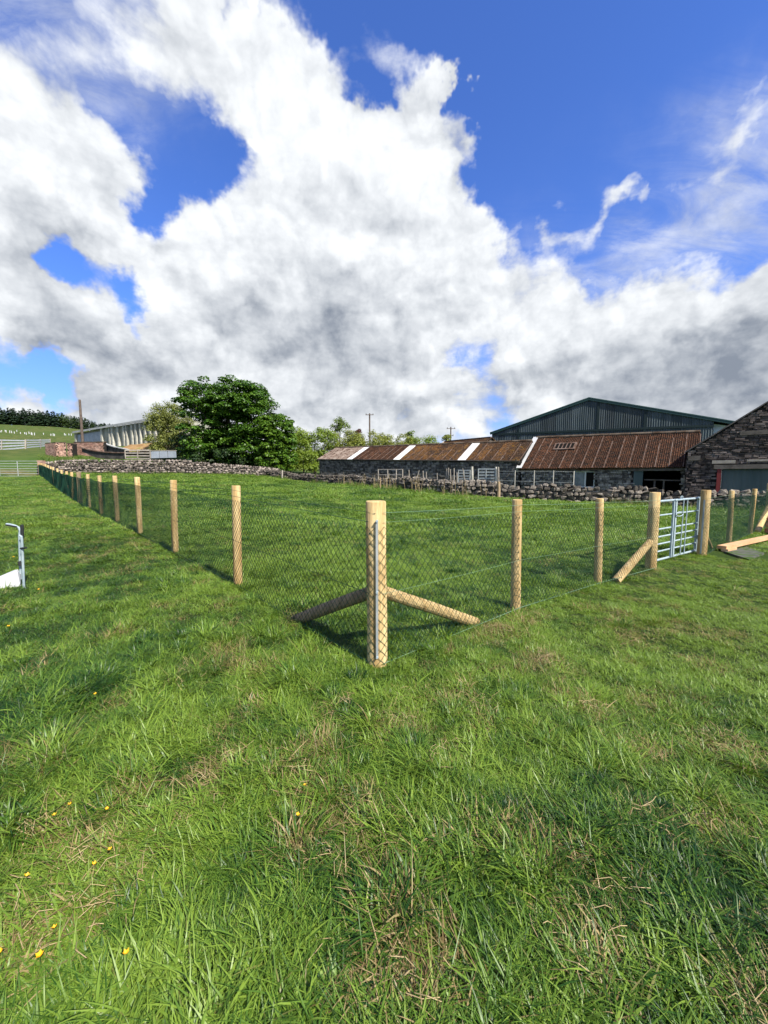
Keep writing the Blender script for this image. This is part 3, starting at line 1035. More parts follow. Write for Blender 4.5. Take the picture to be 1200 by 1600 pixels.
# ---- stone gable barn at the picture's edge
def build_gable_barn():
    c0 = Vector((19.8, 26.1, 0)) - PX_ * .35
    hw = 3.85
    c1 = c0 + AX * (2 * hw)
    za, ze, zb = 5.92, 3.02, -.7
    root = thing('gabled_stone_barn', 'dark stone barn gable with blue green sliding door and red door post', 'farm building', (c0.x, c0.y, H(c0.x, c0.y)))
    top = lambda s: ze + (za - ze) * (1 - abs(s - hw) / hw)
    s_d0, z_d1 = plane_s(1128, 733, c0, c1)
    s_d1 = s_d0 + 3.6
    wall = MB()
    th = PX_ * .5
    prism(wall, [c0 + UP * zb, c0 + AX * s_d0 + UP * zb, c0 + AX * s_d0 + UP * top(s_d0), c0 + UP * ze], th)
    prism(wall, [c0 + AX * s_d0 + UP * z_d1, c0 + AX * s_d1 + UP * z_d1, c0 + AX * s_d1 + UP * top(s_d1), c0 + AX * hw + UP * za, c0 + AX * s_d0 + UP * top(s_d0)], th)
    prism(wall, [c0 + AX * s_d1 + UP * zb, c1 + UP * zb, c1 + UP * ze, c0 + AX * s_d1 + UP * top(s_d1)], th)
    for c in (c0, c1 - AX * .4):
        prism(wall, [c + PX_ * .502 + UP * zb, c + PX_ * 12 + UP * zb, c + PX_ * 12 + UP * (ze - .05), c + PX_ * .502 + UP * (ze - .05)], AX * .4)
    wo_ = wall.build('wall', M['mortar'], root)
    st = MB()
    stone_face(st, c0, c1, -PX_, lambda s: zb, top, holes=[(s_d0 - .25, s_d1, zb, z_d1 + .28)], ch=(.09, .17), ln=(.18, .55), depth=.055)
    # the return wall towards the cart shed
    stone_face(st, c0 + PX_ * 12, c0, -AX, lambda s: zb, lambda s: ze - .1, ch=(.12, .2), ln=(.25, .5), depth=.05)
    st.build('rubble_facing', M['gablestone'], wo_, kind='stuff')
    sk = MB()
    sk.box(c0 + AX * .35 - PX_ * .05 + UP * 2.62, (.62, .14, .30), (AX, PX_, UP))
    sk.build('skew_stone', M['oldwood'], root)
    for (sgn, a, b) in ((0, c0, c0 + AX * hw), (1, c0 + AX * hw, c1)):
        zz0, zz1 = (ze, za) if not sgn else (za, ze)
        rf = MB()
        o = (-AX if not sgn else AX) * .2
        lo_, hi_ = (a, b) if not sgn else (b, a)
        e = lo_ + o * .7 + UP * (ze - .05)
        h_ = hi_ + UP * (za + .05)
        prism(rf, [e - PX_ * .12, h_ - PX_ * .12, h_ + PX_ * 12.1, e + PX_ * 12.1], UP * .09)
        rf.build('roof_slope', M['slate'], root)
    li = MB()
    li.box(c0 + AX * ((s_d0 + s_d1) / 2 - .15) - PX_ * .06 + UP * (z_d1 + .14), (s_d1 - s_d0 + .5, .2, .26), (AX, PX_, UP))
    li.build('door_lintel', M['oldwood'], root)
    br = MB()
    br.box(c0 + AX * (s_d0 + .05) - PX_ * .07 + UP * (z_d1 + .44), (1.1, .16, .2), (AX, PX_, UP))
    br.box(c0 + AX * (s_d0 + 2.2) - PX_ * .07 + UP * (z_d1 + .5), (2.2, .14, .12), (AX, PX_, UP))
    br.build('track_cover', M['palewood'], root, label='pale weathered boards above the sliding door')
    infill = MB()
    infill.box(c0 + AX * 3.6 - PX_ * .075 + UP * 4.05, (2.3, .03, .25), (AX, PX_, UP))
    infill.build('cement_band', M['oldwood'], root)
    pk = MB()
    pk.box(c0 + AX * (s_d0 - .12) - PX_ * .02 + UP * ((zb + z_d1) / 2), (.2, .2, z_d1 - zb), (AX, PX_, UP))
    pk.build('door_post', M['redpaint'], root)
    for k in range(4):
        d = MB()
        s = s_d0 + .02 + .9 * k
        corr(d, c0 + AX * (s - .01) + PX_ * (.1 + .004 * (k % 2)) + UP * zb, c0 + AX * (s + .91) + PX_ * (.1 + .004 * (k % 2)) + UP * zb, c0 + AX * (s - .01) + PX_ * (.1 + .004 * (k % 2)) + UP * z_d1, c0 + AX * (s + .91) + PX_ * (.1 + .004 * (k % 2)) + UP * z_d1, 3, .008, -PX_)
        d.build('door_panel', M['greendoor'], root)


build_gable_barn()


# ---- dark green steel barn
def build_green_barn():
    g0, g1 = Vector((16.1, 60.0, 0)), Vector((37.3, 45.6, 0))
    d = (g1 - g0)
    L = d.length
    d.normalize()
    back = Vector((-d.y, d.x, 0))
    root = thing('green_steel_barn', 'large dark green clad barn with shallow pitched roof behind the stone range', 'barn', (g0.x, g0.y, H(g0.x, g0.y)))
    ze0 = at(766, 677, g0.y).z
    ze1 = at(1107, 656, g1.y).z
    mid = g0 + d * (L * .5)
    zm = at(600 + F_PX * mid.x / (mid.y * 1.0), 623.5, mid.y).z
    top = lambda s: lerp(ze0, zm, s / (L / 2)) if s < L / 2 else lerp(zm, ze1, (s - L / 2) / (L / 2))
    core = MB()
    prism(core, [g0 + back * .1 + UP * -.5, g1 + back * .1 + UP * -.5, g1 + back * .1 + UP * (ze1 - .1), mid + back * .1 + UP * (zm - .1), g0 + back * .1 + UP * (ze0 - .1)], back * 24)
    core.build('wall', M['greenclad'], root)
    n = 26
    zs = 6.15
    for k in range(n):
        a, b = L * k / n + .006, L * (k + 1) / n - .006
        m_ = MB()
        corr(m_, g0 + d * a + UP * -.4, g0 + d * b + UP * -.4, g0 + d * a + UP * top(a), g0 + d * b + UP * top(b), 4, .03, -back, rows=1, seg=4)
        m_.build('cladding_sheet', M['greenclad'], root)
    fl = MB()
    zf0 = at(780, 679, g0.y).z
    zf1 = at(1100, 665, g1.y).z
    fl.beam(g0 + d * .2 - back * .06 + UP * zf0, g1 - back * .06 + UP * zf1, .05, .26)
    fl.build('flashing_band', M['darktrim'], root)
    for fx in (811, 934, 1008):
        s, _ = plane_s(fx, 660, g0, g1)
        v = MB()
        v.beam(g0 + d * s - back * .055 + UP * -.3, g0 + d * s - back * .055 + UP * (top(s) - .1), .28, .03, back)
        v.build('cover_strip', M['darktrim'], root)
    for (a, b, za_, zb_) in ((g0 - d * .25, mid, ze0 - .07, zm), (mid, g1 + d * 3.0, zm, ze1 - (zm - ze1) / (L / 2) * 3.0)):
        v = MB()
        v.beam(a - back * .12 + UP * (za_ + .02), b - back * .12 + UP * (zb_ + .02), .1, .34)
        v.build('verge_trim', M['greentrim'], root)
        r_ = MB()
        prism(r_, [a - back * .2 + UP * (za_ + .12), b - back * .2 + UP * (zb_ + .12), b + back * 24.2 + UP * (zb_ + .12), a + back * 24.2 + UP * (za_ + .12)], UP * .1)
        r_.build('roof_slope', M['greenroof'], root)
    ln = MB()
    prism(ln, [g1 + d * .02 + back * .8 + UP * -.4, g1 + d * 2.4 + back * .8 + UP * -.4, g1 + d * 2.4 + back * .8 + UP * (ze1 - .95), g1 + d * .02 + back * .8 + UP * (ze1 - .35)], back * 18)
    ln.build('lean_to_wall', M['paleclad'], root, label='pale clad lean-to wall at the end of the gable')


build_green_barn()


# ---- low outbuilding seen over the byre ridge
def build_outbuilding():
    a = at(678, 691, 62)
    b = at(748, 693, 55)
    ax = (b - a)
    ax.z = 0
    ax.normalize()
    pn = Vector((-ax.y, ax.x, 0))
    L = (Vector((b.x, b.y, 0)) - Vector((a.x, a.y, 0))).length
    a = Vector((a.x, a.y, 0))
    zr = at(678, 689.5, 62).z
    root = thing('slated_outbuilding', 'low outbuilding whose mossy roof shows over the byre ridge', 'outbuilding', (a.x, a.y, H(a.x, a.y)))
    w = 2.6
    wl = MB()
    prism(wl, [a - pn * 0 + UP * 0, a + pn * 2 * w, a + pn * 2 * w + UP * (zr - 1.4), a + pn * w + UP * (zr - .1), a + UP * (zr - 1.4)], ax * L)
    wl.build('wall', M['stone_far'], root)
    for s in (0, 1):
        e = a + pn * (0 if s == 0 else 2 * w) + UP * (zr - 1.4)
        r_ = a + pn * w + UP * zr
        rf = MB()
        prism(rf, [e - ax * .2, e + ax * (L + .2), r_ + ax * (L + .2), r_ - ax * .2], UP * .1)
        rf.build('roof_slope', M['moss'], root)
    vg = MB()
    vg.beam(a - ax * .25 + UP * (zr - 1.42), a - ax * .25 + pn * w + UP * (zr + .1), .12, .3)
    vg.build('verge_board', M['palewood'], root)
    rd = MB()
    rd.beam(a - ax * .2 + pn * w + UP * (zr + .14), a + pn * w + ax * L + UP * (zr + .14), .3, .12)
    rd.build('ridge_capping', M['lap'], root)


build_outbuilding()


# ---- long pale concrete shed on the rise
def build_pale_shed():
    z0 = 11.8
    e0, e1 = at(118, 676, 98), at(240, 655, 75)
    e0.z = e1.z = (e0.z + e1.z) / 2
    d = Vector((e1.x - e0.x, e1.y - e0.y, 0))
    d.normalize()
    back = Vector((-d.y, d.x, 0))
    if back.y < 0:
        back = -back
    e1 = e1 + d * 6
    L = (e1 - e0).length
    root = thing('concrete_panel_shed', 'long pale ribbed concrete shed with streaked panels on the rise beyond the field', 'shed', (e0.x, e0.y, H(e0.x, e0.y)))
    ze = e0.z
    zb = 5.0
    s_split = plane_s(159, 680, e0, e1)[0]
    w = MB()
    prism(w, [e0 + back * .3 + UP * (zb - ze), e1 + back * .3 + UP * (zb - ze), e1 + back * .3 + UP * -.1, e0 + back * .3 + UP * -.1], back * 14)
    w.build('wall', M['concrete'], root)
    nd = 6
    for k in range(nd):
        a, b = s_split * k / nd + .05, s_split * (k + 1) / nd - .05
        p = MB()
        corr(p, e0 + d * a + back * .15 + UP * (zb - ze), e0 + d * b + back * .15 + UP * (zb - ze), e0 + d * a + back * .15 + UP * -.6, e0 + d * b + back * .15 + UP * -.6, 5, .03, -back, rows=1)
        p.build('sheet_door', M['shutter'], root)
    xs = [plane_s(px, 680, e0, e1)[0] for px in (160, 172, 176.5, 185.5, 194.5, 199, 207.5, 213.5, 220.5, 228, 236, 244, 252)]
    while xs[-1] < L - 2:
        xs.append(xs[-1] + 2.0)
    for k, s in enumerate(xs):
        c = MB()
        wd = .9 if k == 0 else random.uniform(.45, .7)
        c.box(e0 + d * s + UP * ((zb - ze) / 2 - .1), (wd, .5, ze - zb - .25), (d, back, UP))
        c.build('pilaster', M['concgrey'], root)
        if k + 1 < len(xs):
            s2 = xs[k + 1]
            q_ = MB()
            q_.box(e0 + d * ((s + s2) / 2) + back * .24 + UP * ((zb - ze) / 2 - .1), (max(s2 - s - .75, .4), .1, ze - zb - .25), (d, back, UP))
            q_.build('wall_panel', M['concrete'], root)
    c = MB()
    c.box(e0 + d * .3 + UP * ((zb - ze) / 2 - .1), (.8, .5, ze - zb - .25), (d, back, UP))
    c.build('pilaster', M['concgrey'], root)
    ft = MB()
    prism(ft, [e0 - d * .8 - back * .5 + UP * 0, e1 - back * .5, e1 + back * 7.2 + UP * 1.9, e0 - d * .8 + back * 7.2 + UP * 1.9], UP * .22)
    ft.build('roof_slope', M['greyroof'], root)
    fs = MB()
    fs.beam(e0 - d * .7 - back * .45 + UP * -.05, e1 - back * .45 + UP * -.05, .12, .26)
    fs.build('fascia', M['greyroof'], root)


build_pale_shed()


# ================================================================== DRYSTONE WALLS
def rock_mesh(name, sx, sy, sz, m_, npts=15):
    bm = bmesh.new()
    for _ in range(npts):
        v = Vector((random.gauss(0, 1), random.gauss(0, 1), random.gauss(0, 1))).normalized()
        k = random.uniform(.86, 1.0)
        # superellipsoid push towards a block
        v = Vector([math.copysign(abs(c) ** .62, c) for c in v])
        bm.verts.new((v.x * sx / 2 * k, v.y * sy / 2 * k, v.z * sz / 2 * k))
    bmesh.ops.convex_hull(bm, input=bm.verts)
    loose = [v for v in bm.verts if not v.link_faces]
    bmesh.ops.delete(bm, geom=loose, context='VERTS')
    me = bpy.data.meshes.new(name)
    bm.to_mesh(me)
    bm.free()
    me.materials.append(m_)
    return me


ROCKS = [rock_mesh('stone', 1, 1, 1, M['stone'], random.choice((13, 15, 17))) for _ in range(12)]
ROCKDATA = []
for me in ROCKS:
    ROCKDATA.append((np.array([v.co[:] for v in me.vertices]), [tuple(p.vertices) for p in me.polygons]))


def path_pts(path):
    P = [Vector((x, y, 0)) for (x, y) in path]
    cum = [0]
    for a, b in zip(P, P[1:]):
        cum.append(cum[-1] + (b - a).length)
    return P, cum


def on_path(P, cum, s):
    for i in range(len(P) - 1):
        if s <= cum[i + 1] or i == len(P) - 2:
            t = (s - cum[i]) / (cum[i + 1] - cum[i])
            d = (P[i + 1] - P[i]).normalized()
            return lerp(P[i], P[i + 1], t), d


def wall_stones(path, hgt, course, length, cope, wav=.12, seed=0):
    """Front-face, rear-face and cope stones of a drystone wall: (pos, size, rot, is_front)."""
    P, cum = path_pts(path)
    rnd = random.Random(seed)
    out = []
    L = cum[-1]
    hf = lambda s: (hgt(s) if callable(hgt) else hgt) * (1 + wav * (vnoise(s * .45, 0, seed) - .5) * 2)
    for face in (-1, 1):
        z = 0.0
        while z < 2.0:
            h = rnd.uniform(*course)
            s = rnd.uniform(0, .3)
            while s < L:
                l = rnd.uniform(*length) * (1.2 if z < .25 else 1)
                c, d = on_path(P, cum, min(s + l / 2, L - .01))
                top = float(hf(s)) - cope[0] * .8
                if z + h * .6 < top:
                    nn = Vector((d.y, -d.x, 0))
                    off = lerp(.30, .19, z / max(top, .3)) + rnd.uniform(-.04, .04)
                    p = c + nn * (off * -face)
                    hh = H(p.x, p.y)
                    out.append((p + UP * (hh + z + h / 2 - .05 + rnd.uniform(-.02, .02)), (l * 1.04, .36, h * 1.12),
                                (rnd.uniform(-.15, .15), rnd.uniform(-.18, .18), math.atan2(d.y, d.x) + rnd.uniform(-.2, .2)), face == -1, rnd.random()))
                s += l
            z += h
    s = 0.1
    while s < L:
        l = rnd.uniform(cope[2], cope[3])
        c, d = on_path(P, cum, min(s + l / 2, L - .01))
        h = rnd.uniform(cope[0], cope[1])
        top = float(hf(s))
        if rnd.random() > .06:
            out.append((c + UP * (H(c.x, c.y) + top - h * .45 - .05), (l * 1.08, rnd.uniform(.36, .5), h), (rnd.uniform(-.3, .3), rnd.uniform(-.4, .4), math.atan2(d.y, d.x) + rnd.uniform(-.4, .4)), True, rnd.random()))
        s += l * .95
    return out


def hearting(mb, path, hgt):
    P, cum = path_pts(path)
    n = int(cum[-1] / .8)
    for k in range(n):
        s = (k + .5) * cum[-1] / n
        c, d = on_path(P, cum, s)
        hh = hgt(s) if callable(hgt) else hgt
        mb.box(c + UP * (H(c.x, c.y) + hh * .36 - .1), (cum[-1] / n + .02, .5, hh * .72), (d, Vector((-d.y, d.x, 0)), UP), tint=.3)


def merge_rocks(lst, name, m_, parent):
    V, Fs, T = [], [], []
    o = 0
    for (p, sz, rot, fr, rr) in lst:
        v, f = ROCKDATA[int(rr * 997) % len(ROCKDATA)]
        mt = Matrix.LocRotScale(p, __import__('mathutils').Euler(rot), Vector(sz))
        A = np.array(mt)
        V.append(v @ A[:3, :3].T + A[:3, 3])
        for q_ in f:
            Fs.append(tuple(i + o for i in q_))
        T.extend([rr] * len(f))
        o += len(v)
    me = bpy.data.meshes.new(name)
    me.from_pydata((np.vstack(V) - np.array(wloc(parent))).tolist(), [], Fs)
    me.materials.append(m_)
    a = me.attributes.new('tint', 'FLOAT', 'FACE')
    a.data.foreach_set('value', np.array(T, np.float32))
    return link(name, me, parent, kind='stuff')


WALL_R = [(-15.8, 47.6), (-11.9, 46), (-6.8, 42), (-2.45, 38), (2, 31.6), (4.4, 28.2), (10.6, 25.3), (15.5, 23.6), (17.4, 22.2), (20.5, 20.4), (25, 18)]
WALL_L = [(-37.2, 43.0), (-34.6, 43), (-28, 43.5), (-21, 44), (-16, 46), (-12.6, 47.8)]


def build_walls():
    root = thing('drystone_wall', 'tumbledown dark drystone field wall with pale cope stones in front of the byre', 'stone wall', (2, 31.6, H(2, 31.6)))
    hR = lambda s: .98 + .08 * min(1, max(0, (s - 18) / 12))
    lst = wall_stones(WALL_R, hR, (.17, .30), (.24, .52), (.26, .42, .28, .52), wav=.16, seed=3)
    key = []
    for r_ in lst:
        d = Vector((r_[0].x, r_[0].y, 0)).length
        px = 600 + F_PX * r_[0].x / max(r_[0].y, .1)
        key.append((-(r_[1][0] * r_[1][2]) ** .5 / d if r_[3] and px < 1215 else 0))
    order = np.argsort(key)
    pick = set(order[:296].tolist())
    rl = wloc(root)
    for i in pick:
        p, sz, rot, fr, rr = lst[i]
        link('stone', ROCKS[int(rr * 997) % len(ROCKS)], root, p - rl, rot, sz)
    merge_rocks([r_ for i, r_ in enumerate(lst) if i not in pick], 'small_stones', M['stone'], root)
    c = MB()
    hearting(c, WALL_R, hR)
    c.build('wall_core', M['core'], root)
    root2 = thing('drystone_wall', 'long neat grey drystone wall across the far end of the paddock below the big tree', 'stone wall', (-28, 43.5, H(-28, 43.5)))
    lst2 = wall_stones(WALL_L, lambda s: lerp(1.58, 1.0, min(1, max(0, (s - 14) / 12))), (.14, .22), (.22, .46), (.24, .36, .18, .34), wav=.05, seed=5)
    merge_rocks(lst2, 'fieldstones', M['stone_far'], root2)
    c = MB()
    hearting(c, WALL_L, lambda s: lerp(1.3, .85, min(1, max(0, (s - 14) / 12))))
    c.build('wall_core', M['core'], root2)


build_walls()


# ================================================================== FENCES
def post_mesh(name, r_, h, m_, seg=18, buried=.25):
    """Round pole with a slightly domed sawn top, not quite straight or round."""
    mb = MB()
    zs = [-buried, 0, h * .3, h * .65, h - .012, h]
    rs = [r_ * 1.03, r_ * 1.02, r_, r_ * .985, r_ * .98, r_ * .90]
    vs, fs = [], []
    ph = random.uniform(0, 6)
    for z, rr in zip(zs, rs):
        for k in range(seg):
            a = 2 * math.pi * k / seg
            q_ = rr * (1 + .025 * math.sin(2 * a + ph) + .012 * math.sin(5 * a + z * 2))
            vs.append((q_ * math.cos(a) + .006 * math.sin(z * 3 + ph), q_ * math.sin(a), z))
    for i in range(len(zs) - 1):
        for k in range(seg):
            k2 = (k + 1) % seg
            fs.append((i * seg + k, i * seg + k2, (i + 1) * seg + k2, (i + 1) * seg + k))
    fs.append(tuple((len(zs) - 1) * seg + k for k in range(seg)))
    mb.add(vs, fs)
    me = mb.mesh(name, m_)
    me.polygons.foreach_set('use_smooth', np.array([len(p.vertices) == 4 for p in me.polygons]))
    return me


POSTS = [post_mesh('post', .058, 1.32, M['post']) for _ in range(4)]
OLDPOST = post_mesh('post', .085, 1.36, M['post_old_or_shaded'])
STRAINER = post_mesh('strainer_post', .080, 1.35, M['post'], 24)
GPOST = post_mesh('gate_post', .088, 1.40, M['post'], 22)

CORNER = Vector((-.06, 3.13, 0))
LD, LN = Vector((-.682, .731, 0)).normalized(), Vector((-.731, -.682, 0)).normalized()
LPOSTS = [CORNER + LD * (2.745 * k) for k in range(21)]
RP = [CORNER] + [Vector((x, y, 0)) for (x, y) in ((1.57, 4.62), (3.28, 5.97), (4.87, 7.12))]
RP2 = [Vector((x, y, 0)) for (x, y) in ((6.83, 8.42), (8.72, 9.92), (10.8, 11.6), (12.75, 13.1), (14.8, 14.7), (16.9, 16.3))]
RD = (RP[3] - RP[0]).normalized()
RN = Vector((RD.y, -RD.x, 0))
FRONT = (LN + RN).normalized()


def resample(pts, step):
    P, cum = path_pts([(p.x, p.y) for p in pts])
    n = max(2, int(cum[-1] / step))
    out = []
    for k in range(n + 1):
        c, d = on_path(P, cum, min(cum[-1] * k / n, cum[-1] - 1e-6))
        out.append((c.x, c.y, d.x, d.y))
    return np.array(out)


def netting(pts, step, zs, rad, top=1.19, bot=.03):
    """Interlocked zigzag wires of chain link along a ground path."""
    Q = resample(pts, step)
    n = len(Q) - 1
    lev = int((top - bot) / zs)
    g = height(Q[:, 0], Q[:, 1])
    # smooth the ground line as stretched netting does
    k = max(3, int(.8 / step)) | 1
    gp = np.pad(g, k // 2, mode='edge')
    g = np.convolve(gp, np.ones(k) / k, mode='valid')
    i, j = np.meshgrid(np.arange(n), np.arange(lev + 1), indexing='ij')
    idx = i + (i + j) % 2
    cx, cy = Q[idx, 0], Q[idx, 1]
    dx, dy = Q[idx, 2], Q[idx, 3]
    off = (((i + j) % 2) * 2 - 1) * rad * .55 + (vnoise(idx * step * 1.7, j * zs * 2.2, 4) - .5) * .012
    cx, cy = cx + dy * off, cy - dx * off
    wob = (vnoise(Q[idx, 0] * 1.3 + Q[idx, 1] * .7, j * zs * 3.0, 14) - .5) * .022
    cx, cy = cx + dx * wob, cy + dy * wob
    bow = (vnoise(Q[idx, 0] * .8, Q[idx, 1] * .8 + j * zs * 1.5, 15) - .5) * .05 * np.clip(idx * step / .4, 0, 1)
    cx, cy = cx + dy * bow * .5, cy - dx * bow * .5
    cz = g[idx] + bot + j * zs + (vnoise(Q[idx, 0] * .9, Q[idx, 1] * .9, 16) - .5) * .030 * (j / lev)
    V = np.empty(i.shape + (3, 3))
    for r_ in range(3):
        a = 2 * math.pi * r_ / 3
        V[..., r_, 0] = cx + rad * (math.cos(a) * dx + math.sin(a) * dy)
        V[..., r_, 1] = cy + rad * (math.cos(a) * dy - math.sin(a) * dx)
        V[..., r_, 2] = cz
    base = (i * (lev + 1) + j)[:, :-1] * 3
    nxt = base + 3
    F_ = np.stack([np.stack([base + r_, base + (r_ + 1) % 3, nxt + (r_ + 1) % 3, nxt + r_], -1) for r_ in range(3)], 2)
    return V.reshape(-1, 3), F_.reshape(-1, 4)


def join(parts):
    V, F_, o = [], [], 0
    for v, f in parts:
        V.append(v)
        F_.append(f + o)
        o += len(v)
    return np.vstack(V), np.vstack(F_)


def wire_line(pts, z, r_=.0022, sag=.0, n=6):
    mb = MB()
    W_ = []
    for a, b in zip(pts, pts[1:]):
        for k in range(n):
            t = k / n
            p = lerp(a, b, t)
            W_.append(Vector((p.x, p.y, lerp(H(a.x, a.y), H(b.x, b.y), t) + z - sag * 4 * t * (1 - t))))
    p = pts[-1]
    W_.append(Vector((p.x, p.y, H(p.x, p.y) + z)))
    mb.tube(W_, r_, 5)
    return mb


def put_posts(root, pts, meshes, name='post', tilt=.022):
    rl = wloc(root)
    for k, p in enumerate(pts):
        me = meshes[k % len(meshes)]
        link(name, me, root, Vector((p.x, p.y, H(p.x, p.y))) - rl, (random.uniform(-tilt, tilt), random.uniform(-tilt, tilt), random.uniform(0, 6)))


def half_strut(root, top, foot, r_=.055, m_='strut'):
    mb = MB()
    d = (Vector(foot) - Vector(top)).normalized()
    mb.tube([Vector(top) - d * .03, lerp(Vector(top), Vector(foot), .5) + UP * .004, Vector(foot) + d * .08], [r_ * .92, r_, r_ * 1.02], 14)
    return mb.build('strut', M[m_], root, smooth=False)


def build_fences():
    # --- along the lawn to the far gate, with the corner post
    h0 = H(CORNER.x, CORNER.y)
    root = thing('chain_link_fence', 'long green chain link fence on pine posts from the corner post to the far gate', 'fence', (CORNER.x, CORNER.y, h0))
    rl = wloc(root)
    cp = link('corner_post', STRAINER, root, (0, 0, 0), label='thick corner post with a steel strip down its front')
    put_posts(root, LPOSTS[1:7] + LPOSTS[8:], POSTS)
    put_posts(root, [LPOSTS[7]], [OLDPOST])
    half_strut(root, CORNER + LD * .06 + UP * (h0 + .60), Vector((-.90, 4.03, H(-.9, 4.03) + .02)), .058, 'post_old_or_shaded')  # this strut's shade is put into its colour: darker timber than its twin
    sd = (RP[1] - RP[0]).normalized()
    sf = CORNER + sd * 1.36 - RN * .03
    half_strut(root, CORNER + sd * .07 - RN * .03 + UP * (h0 + .60), Vector((sf.x, sf.y, H(sf.x, sf.y) + .03)), .056)
    r_c = .085
    arc = [CORNER + (FRONT * (1 - t) + LN * t).normalized() * r_c for t in (0, .35, .7, 1)]
    near = arc + [p + LN * .062 for p in LPOSTS[1:6]]
    far = [LPOSTS[5] + LN * .062] + [p + LN * .062 for p in LPOSTS[6:]]
    V, F_ = join([netting(near, .0375, .040, .0027), netting(far, .075, .08, .0043)])
    link('netting', fast_mesh('netting', V, F_, M['netwire'], off=rl), root, kind='stuff')
    for z in (1.19, .62, .05):
        wire_line([arc[-1]] + [p + LN * .064 for p in LPOSTS[1:]], z, .0024, .006).build('line_wire', M['netwire'], root)
    wire_line([CORNER + FRONT * .083] + [CORNER + LN * .083] + [p + LN * .064 for p in LPOSTS[1:8]], 1.265, .0018, .01).build('line_wire', M['netwire'], root)
    sb = MB()
    ax = Vector((FRONT.y, -FRONT.x, 0))
    sb.box(CORNER + FRONT * .093 + Vector((.012, 0, 0)) + UP * (h0 + .655), (.019, .007, 1.10), (ax, FRONT, UP))
    bar = sb.build('stretcher_bar', M['galv_old'], cp)
    for z in (.11, .64, 1.2):
        b = MB()
        b.tube([CORNER + Vector((.012, 0, 0)) + FRONT * .075 + UP * (h0 + z), CORNER + Vector((.012, 0, 0)) + FRONT * .108 + UP * (h0 + z)], .010, 6)
        b.build('bolt', M['galv'], root)

    # --- from the corner post to the gate
    root = thing('chain_link_fence', 'short green chain link fence between the corner post and the steel gate', 'fence', (RP[1].x, RP[1].y, H(RP[1].x, RP[1].y)))
    rl = wloc(root)
    put_posts(root, RP[1:3], POSTS)
    put_posts(root, RP[3:4], [GPOST], 'gate_post')
    arc = [CORNER + (FRONT * (1 - t) + RN * t).normalized() * r_c for t in (0, .35, .7, 1)]
    line = arc + [p + RN * .062 for p in RP[1:3]] + [RP[3] + RN * .092]
    V, F_ = netting(line, .0375, .040, .0027)
    link('netting', fast_mesh('netting', V, F_, M['netwire'], off=rl), root, kind='stuff')
    wl = [CORNER + RN * .084] + [p + RN * .064 for p in RP[1:3]] + [RP[3] + RN * .094]
    wire_line(wl, 1.265, .0019, .008).build('line_wire', M['linewire'], root, label='pale top wire')
    for z in (1.19, .62):
        wire_line(wl, z, .0015, .006).build('line_wire', M['linewire'], root)
    wire_line(wl, .045, .0032, .0).build('line_wire', M['linewire'], root)
    ft = Vector((3.80, 6.32, 0))
    ft.z = H(ft.x, ft.y) + .03
    half_strut(root, RP[3] - RD * .05 + RN * -.02 + UP * (H(RP[3].x, RP[3].y) + .50), ft, .066)

    # --- beyond the gate
    root = thing('chain_link_fence', 'green chain link fence continuing beyond the steel gate towards the stone barn', 'fence', (RP2[0].x, RP2[0].y, H(RP2[0].x, RP2[0].y)))
    rl = wloc(root)
    put_posts(root, RP2[:1], [GPOST], 'gate_post')
    put_posts(root, RP2[1:3] + RP2[4:], POSTS)
    put_posts(root, RP2[3:4], [GPOST], 'strainer_post')
    cdir = Vector((-.63, -.77, 0))
    line = [RP2[0] + (cdir * (1 - t) + RN * t).normalized() * .094 for t in (0, .35, .7, 1)] + [p + RN * .064 for p in RP2[1:]]
    V, F_ = netting(line, .0375, .040, .0031)
    link('netting', fast_mesh('netting', V, F_, M['netwire'], off=rl), root, kind='stuff')
    for z in (1.24, 1.19, .62, .05):
        wire_line(line, z, .0018, .006).build('line_wire', M['linewire'] if z > 1.2 else M['netwire'], root)
    ft = Vector((11.15, 11.75, 0))
    ft.z = H(ft.x, ft.y) + .04
    half_strut(root, RP2[3] - RD * .06 + UP * (H(RP2[3].x, RP2[3].y) + .62), ft, .08)
    ft = RP2[0] + RD * .85
    ft.z = H(ft.x, ft.y) + .02
    mb = MB()
    mb.beam(RP2[0] + RD * .06 + UP * (H(RP2[0].x, RP2[0].y) + .55), ft, .05, .04)
    mb.build('brace', M['strut'], root)
    st = MB()
    cd = Vector((-.74, -.67, 0)).normalized()
    st.box(RP2[0] + cd * .096 + UP * (H(RP2[0].x, RP2[0].y) + .62), (.028, .010, 1.15), (Vector((cd.y, -cd.x, 0)), cd, UP))
    st.build('stretcher_bar', M['galv_old'], root)


build_fences()


def tubes(segs, r_, n=8):
    mb = MB()
    for a, b in segs:
        mb.tube([a, b], r_, n)
    return mb


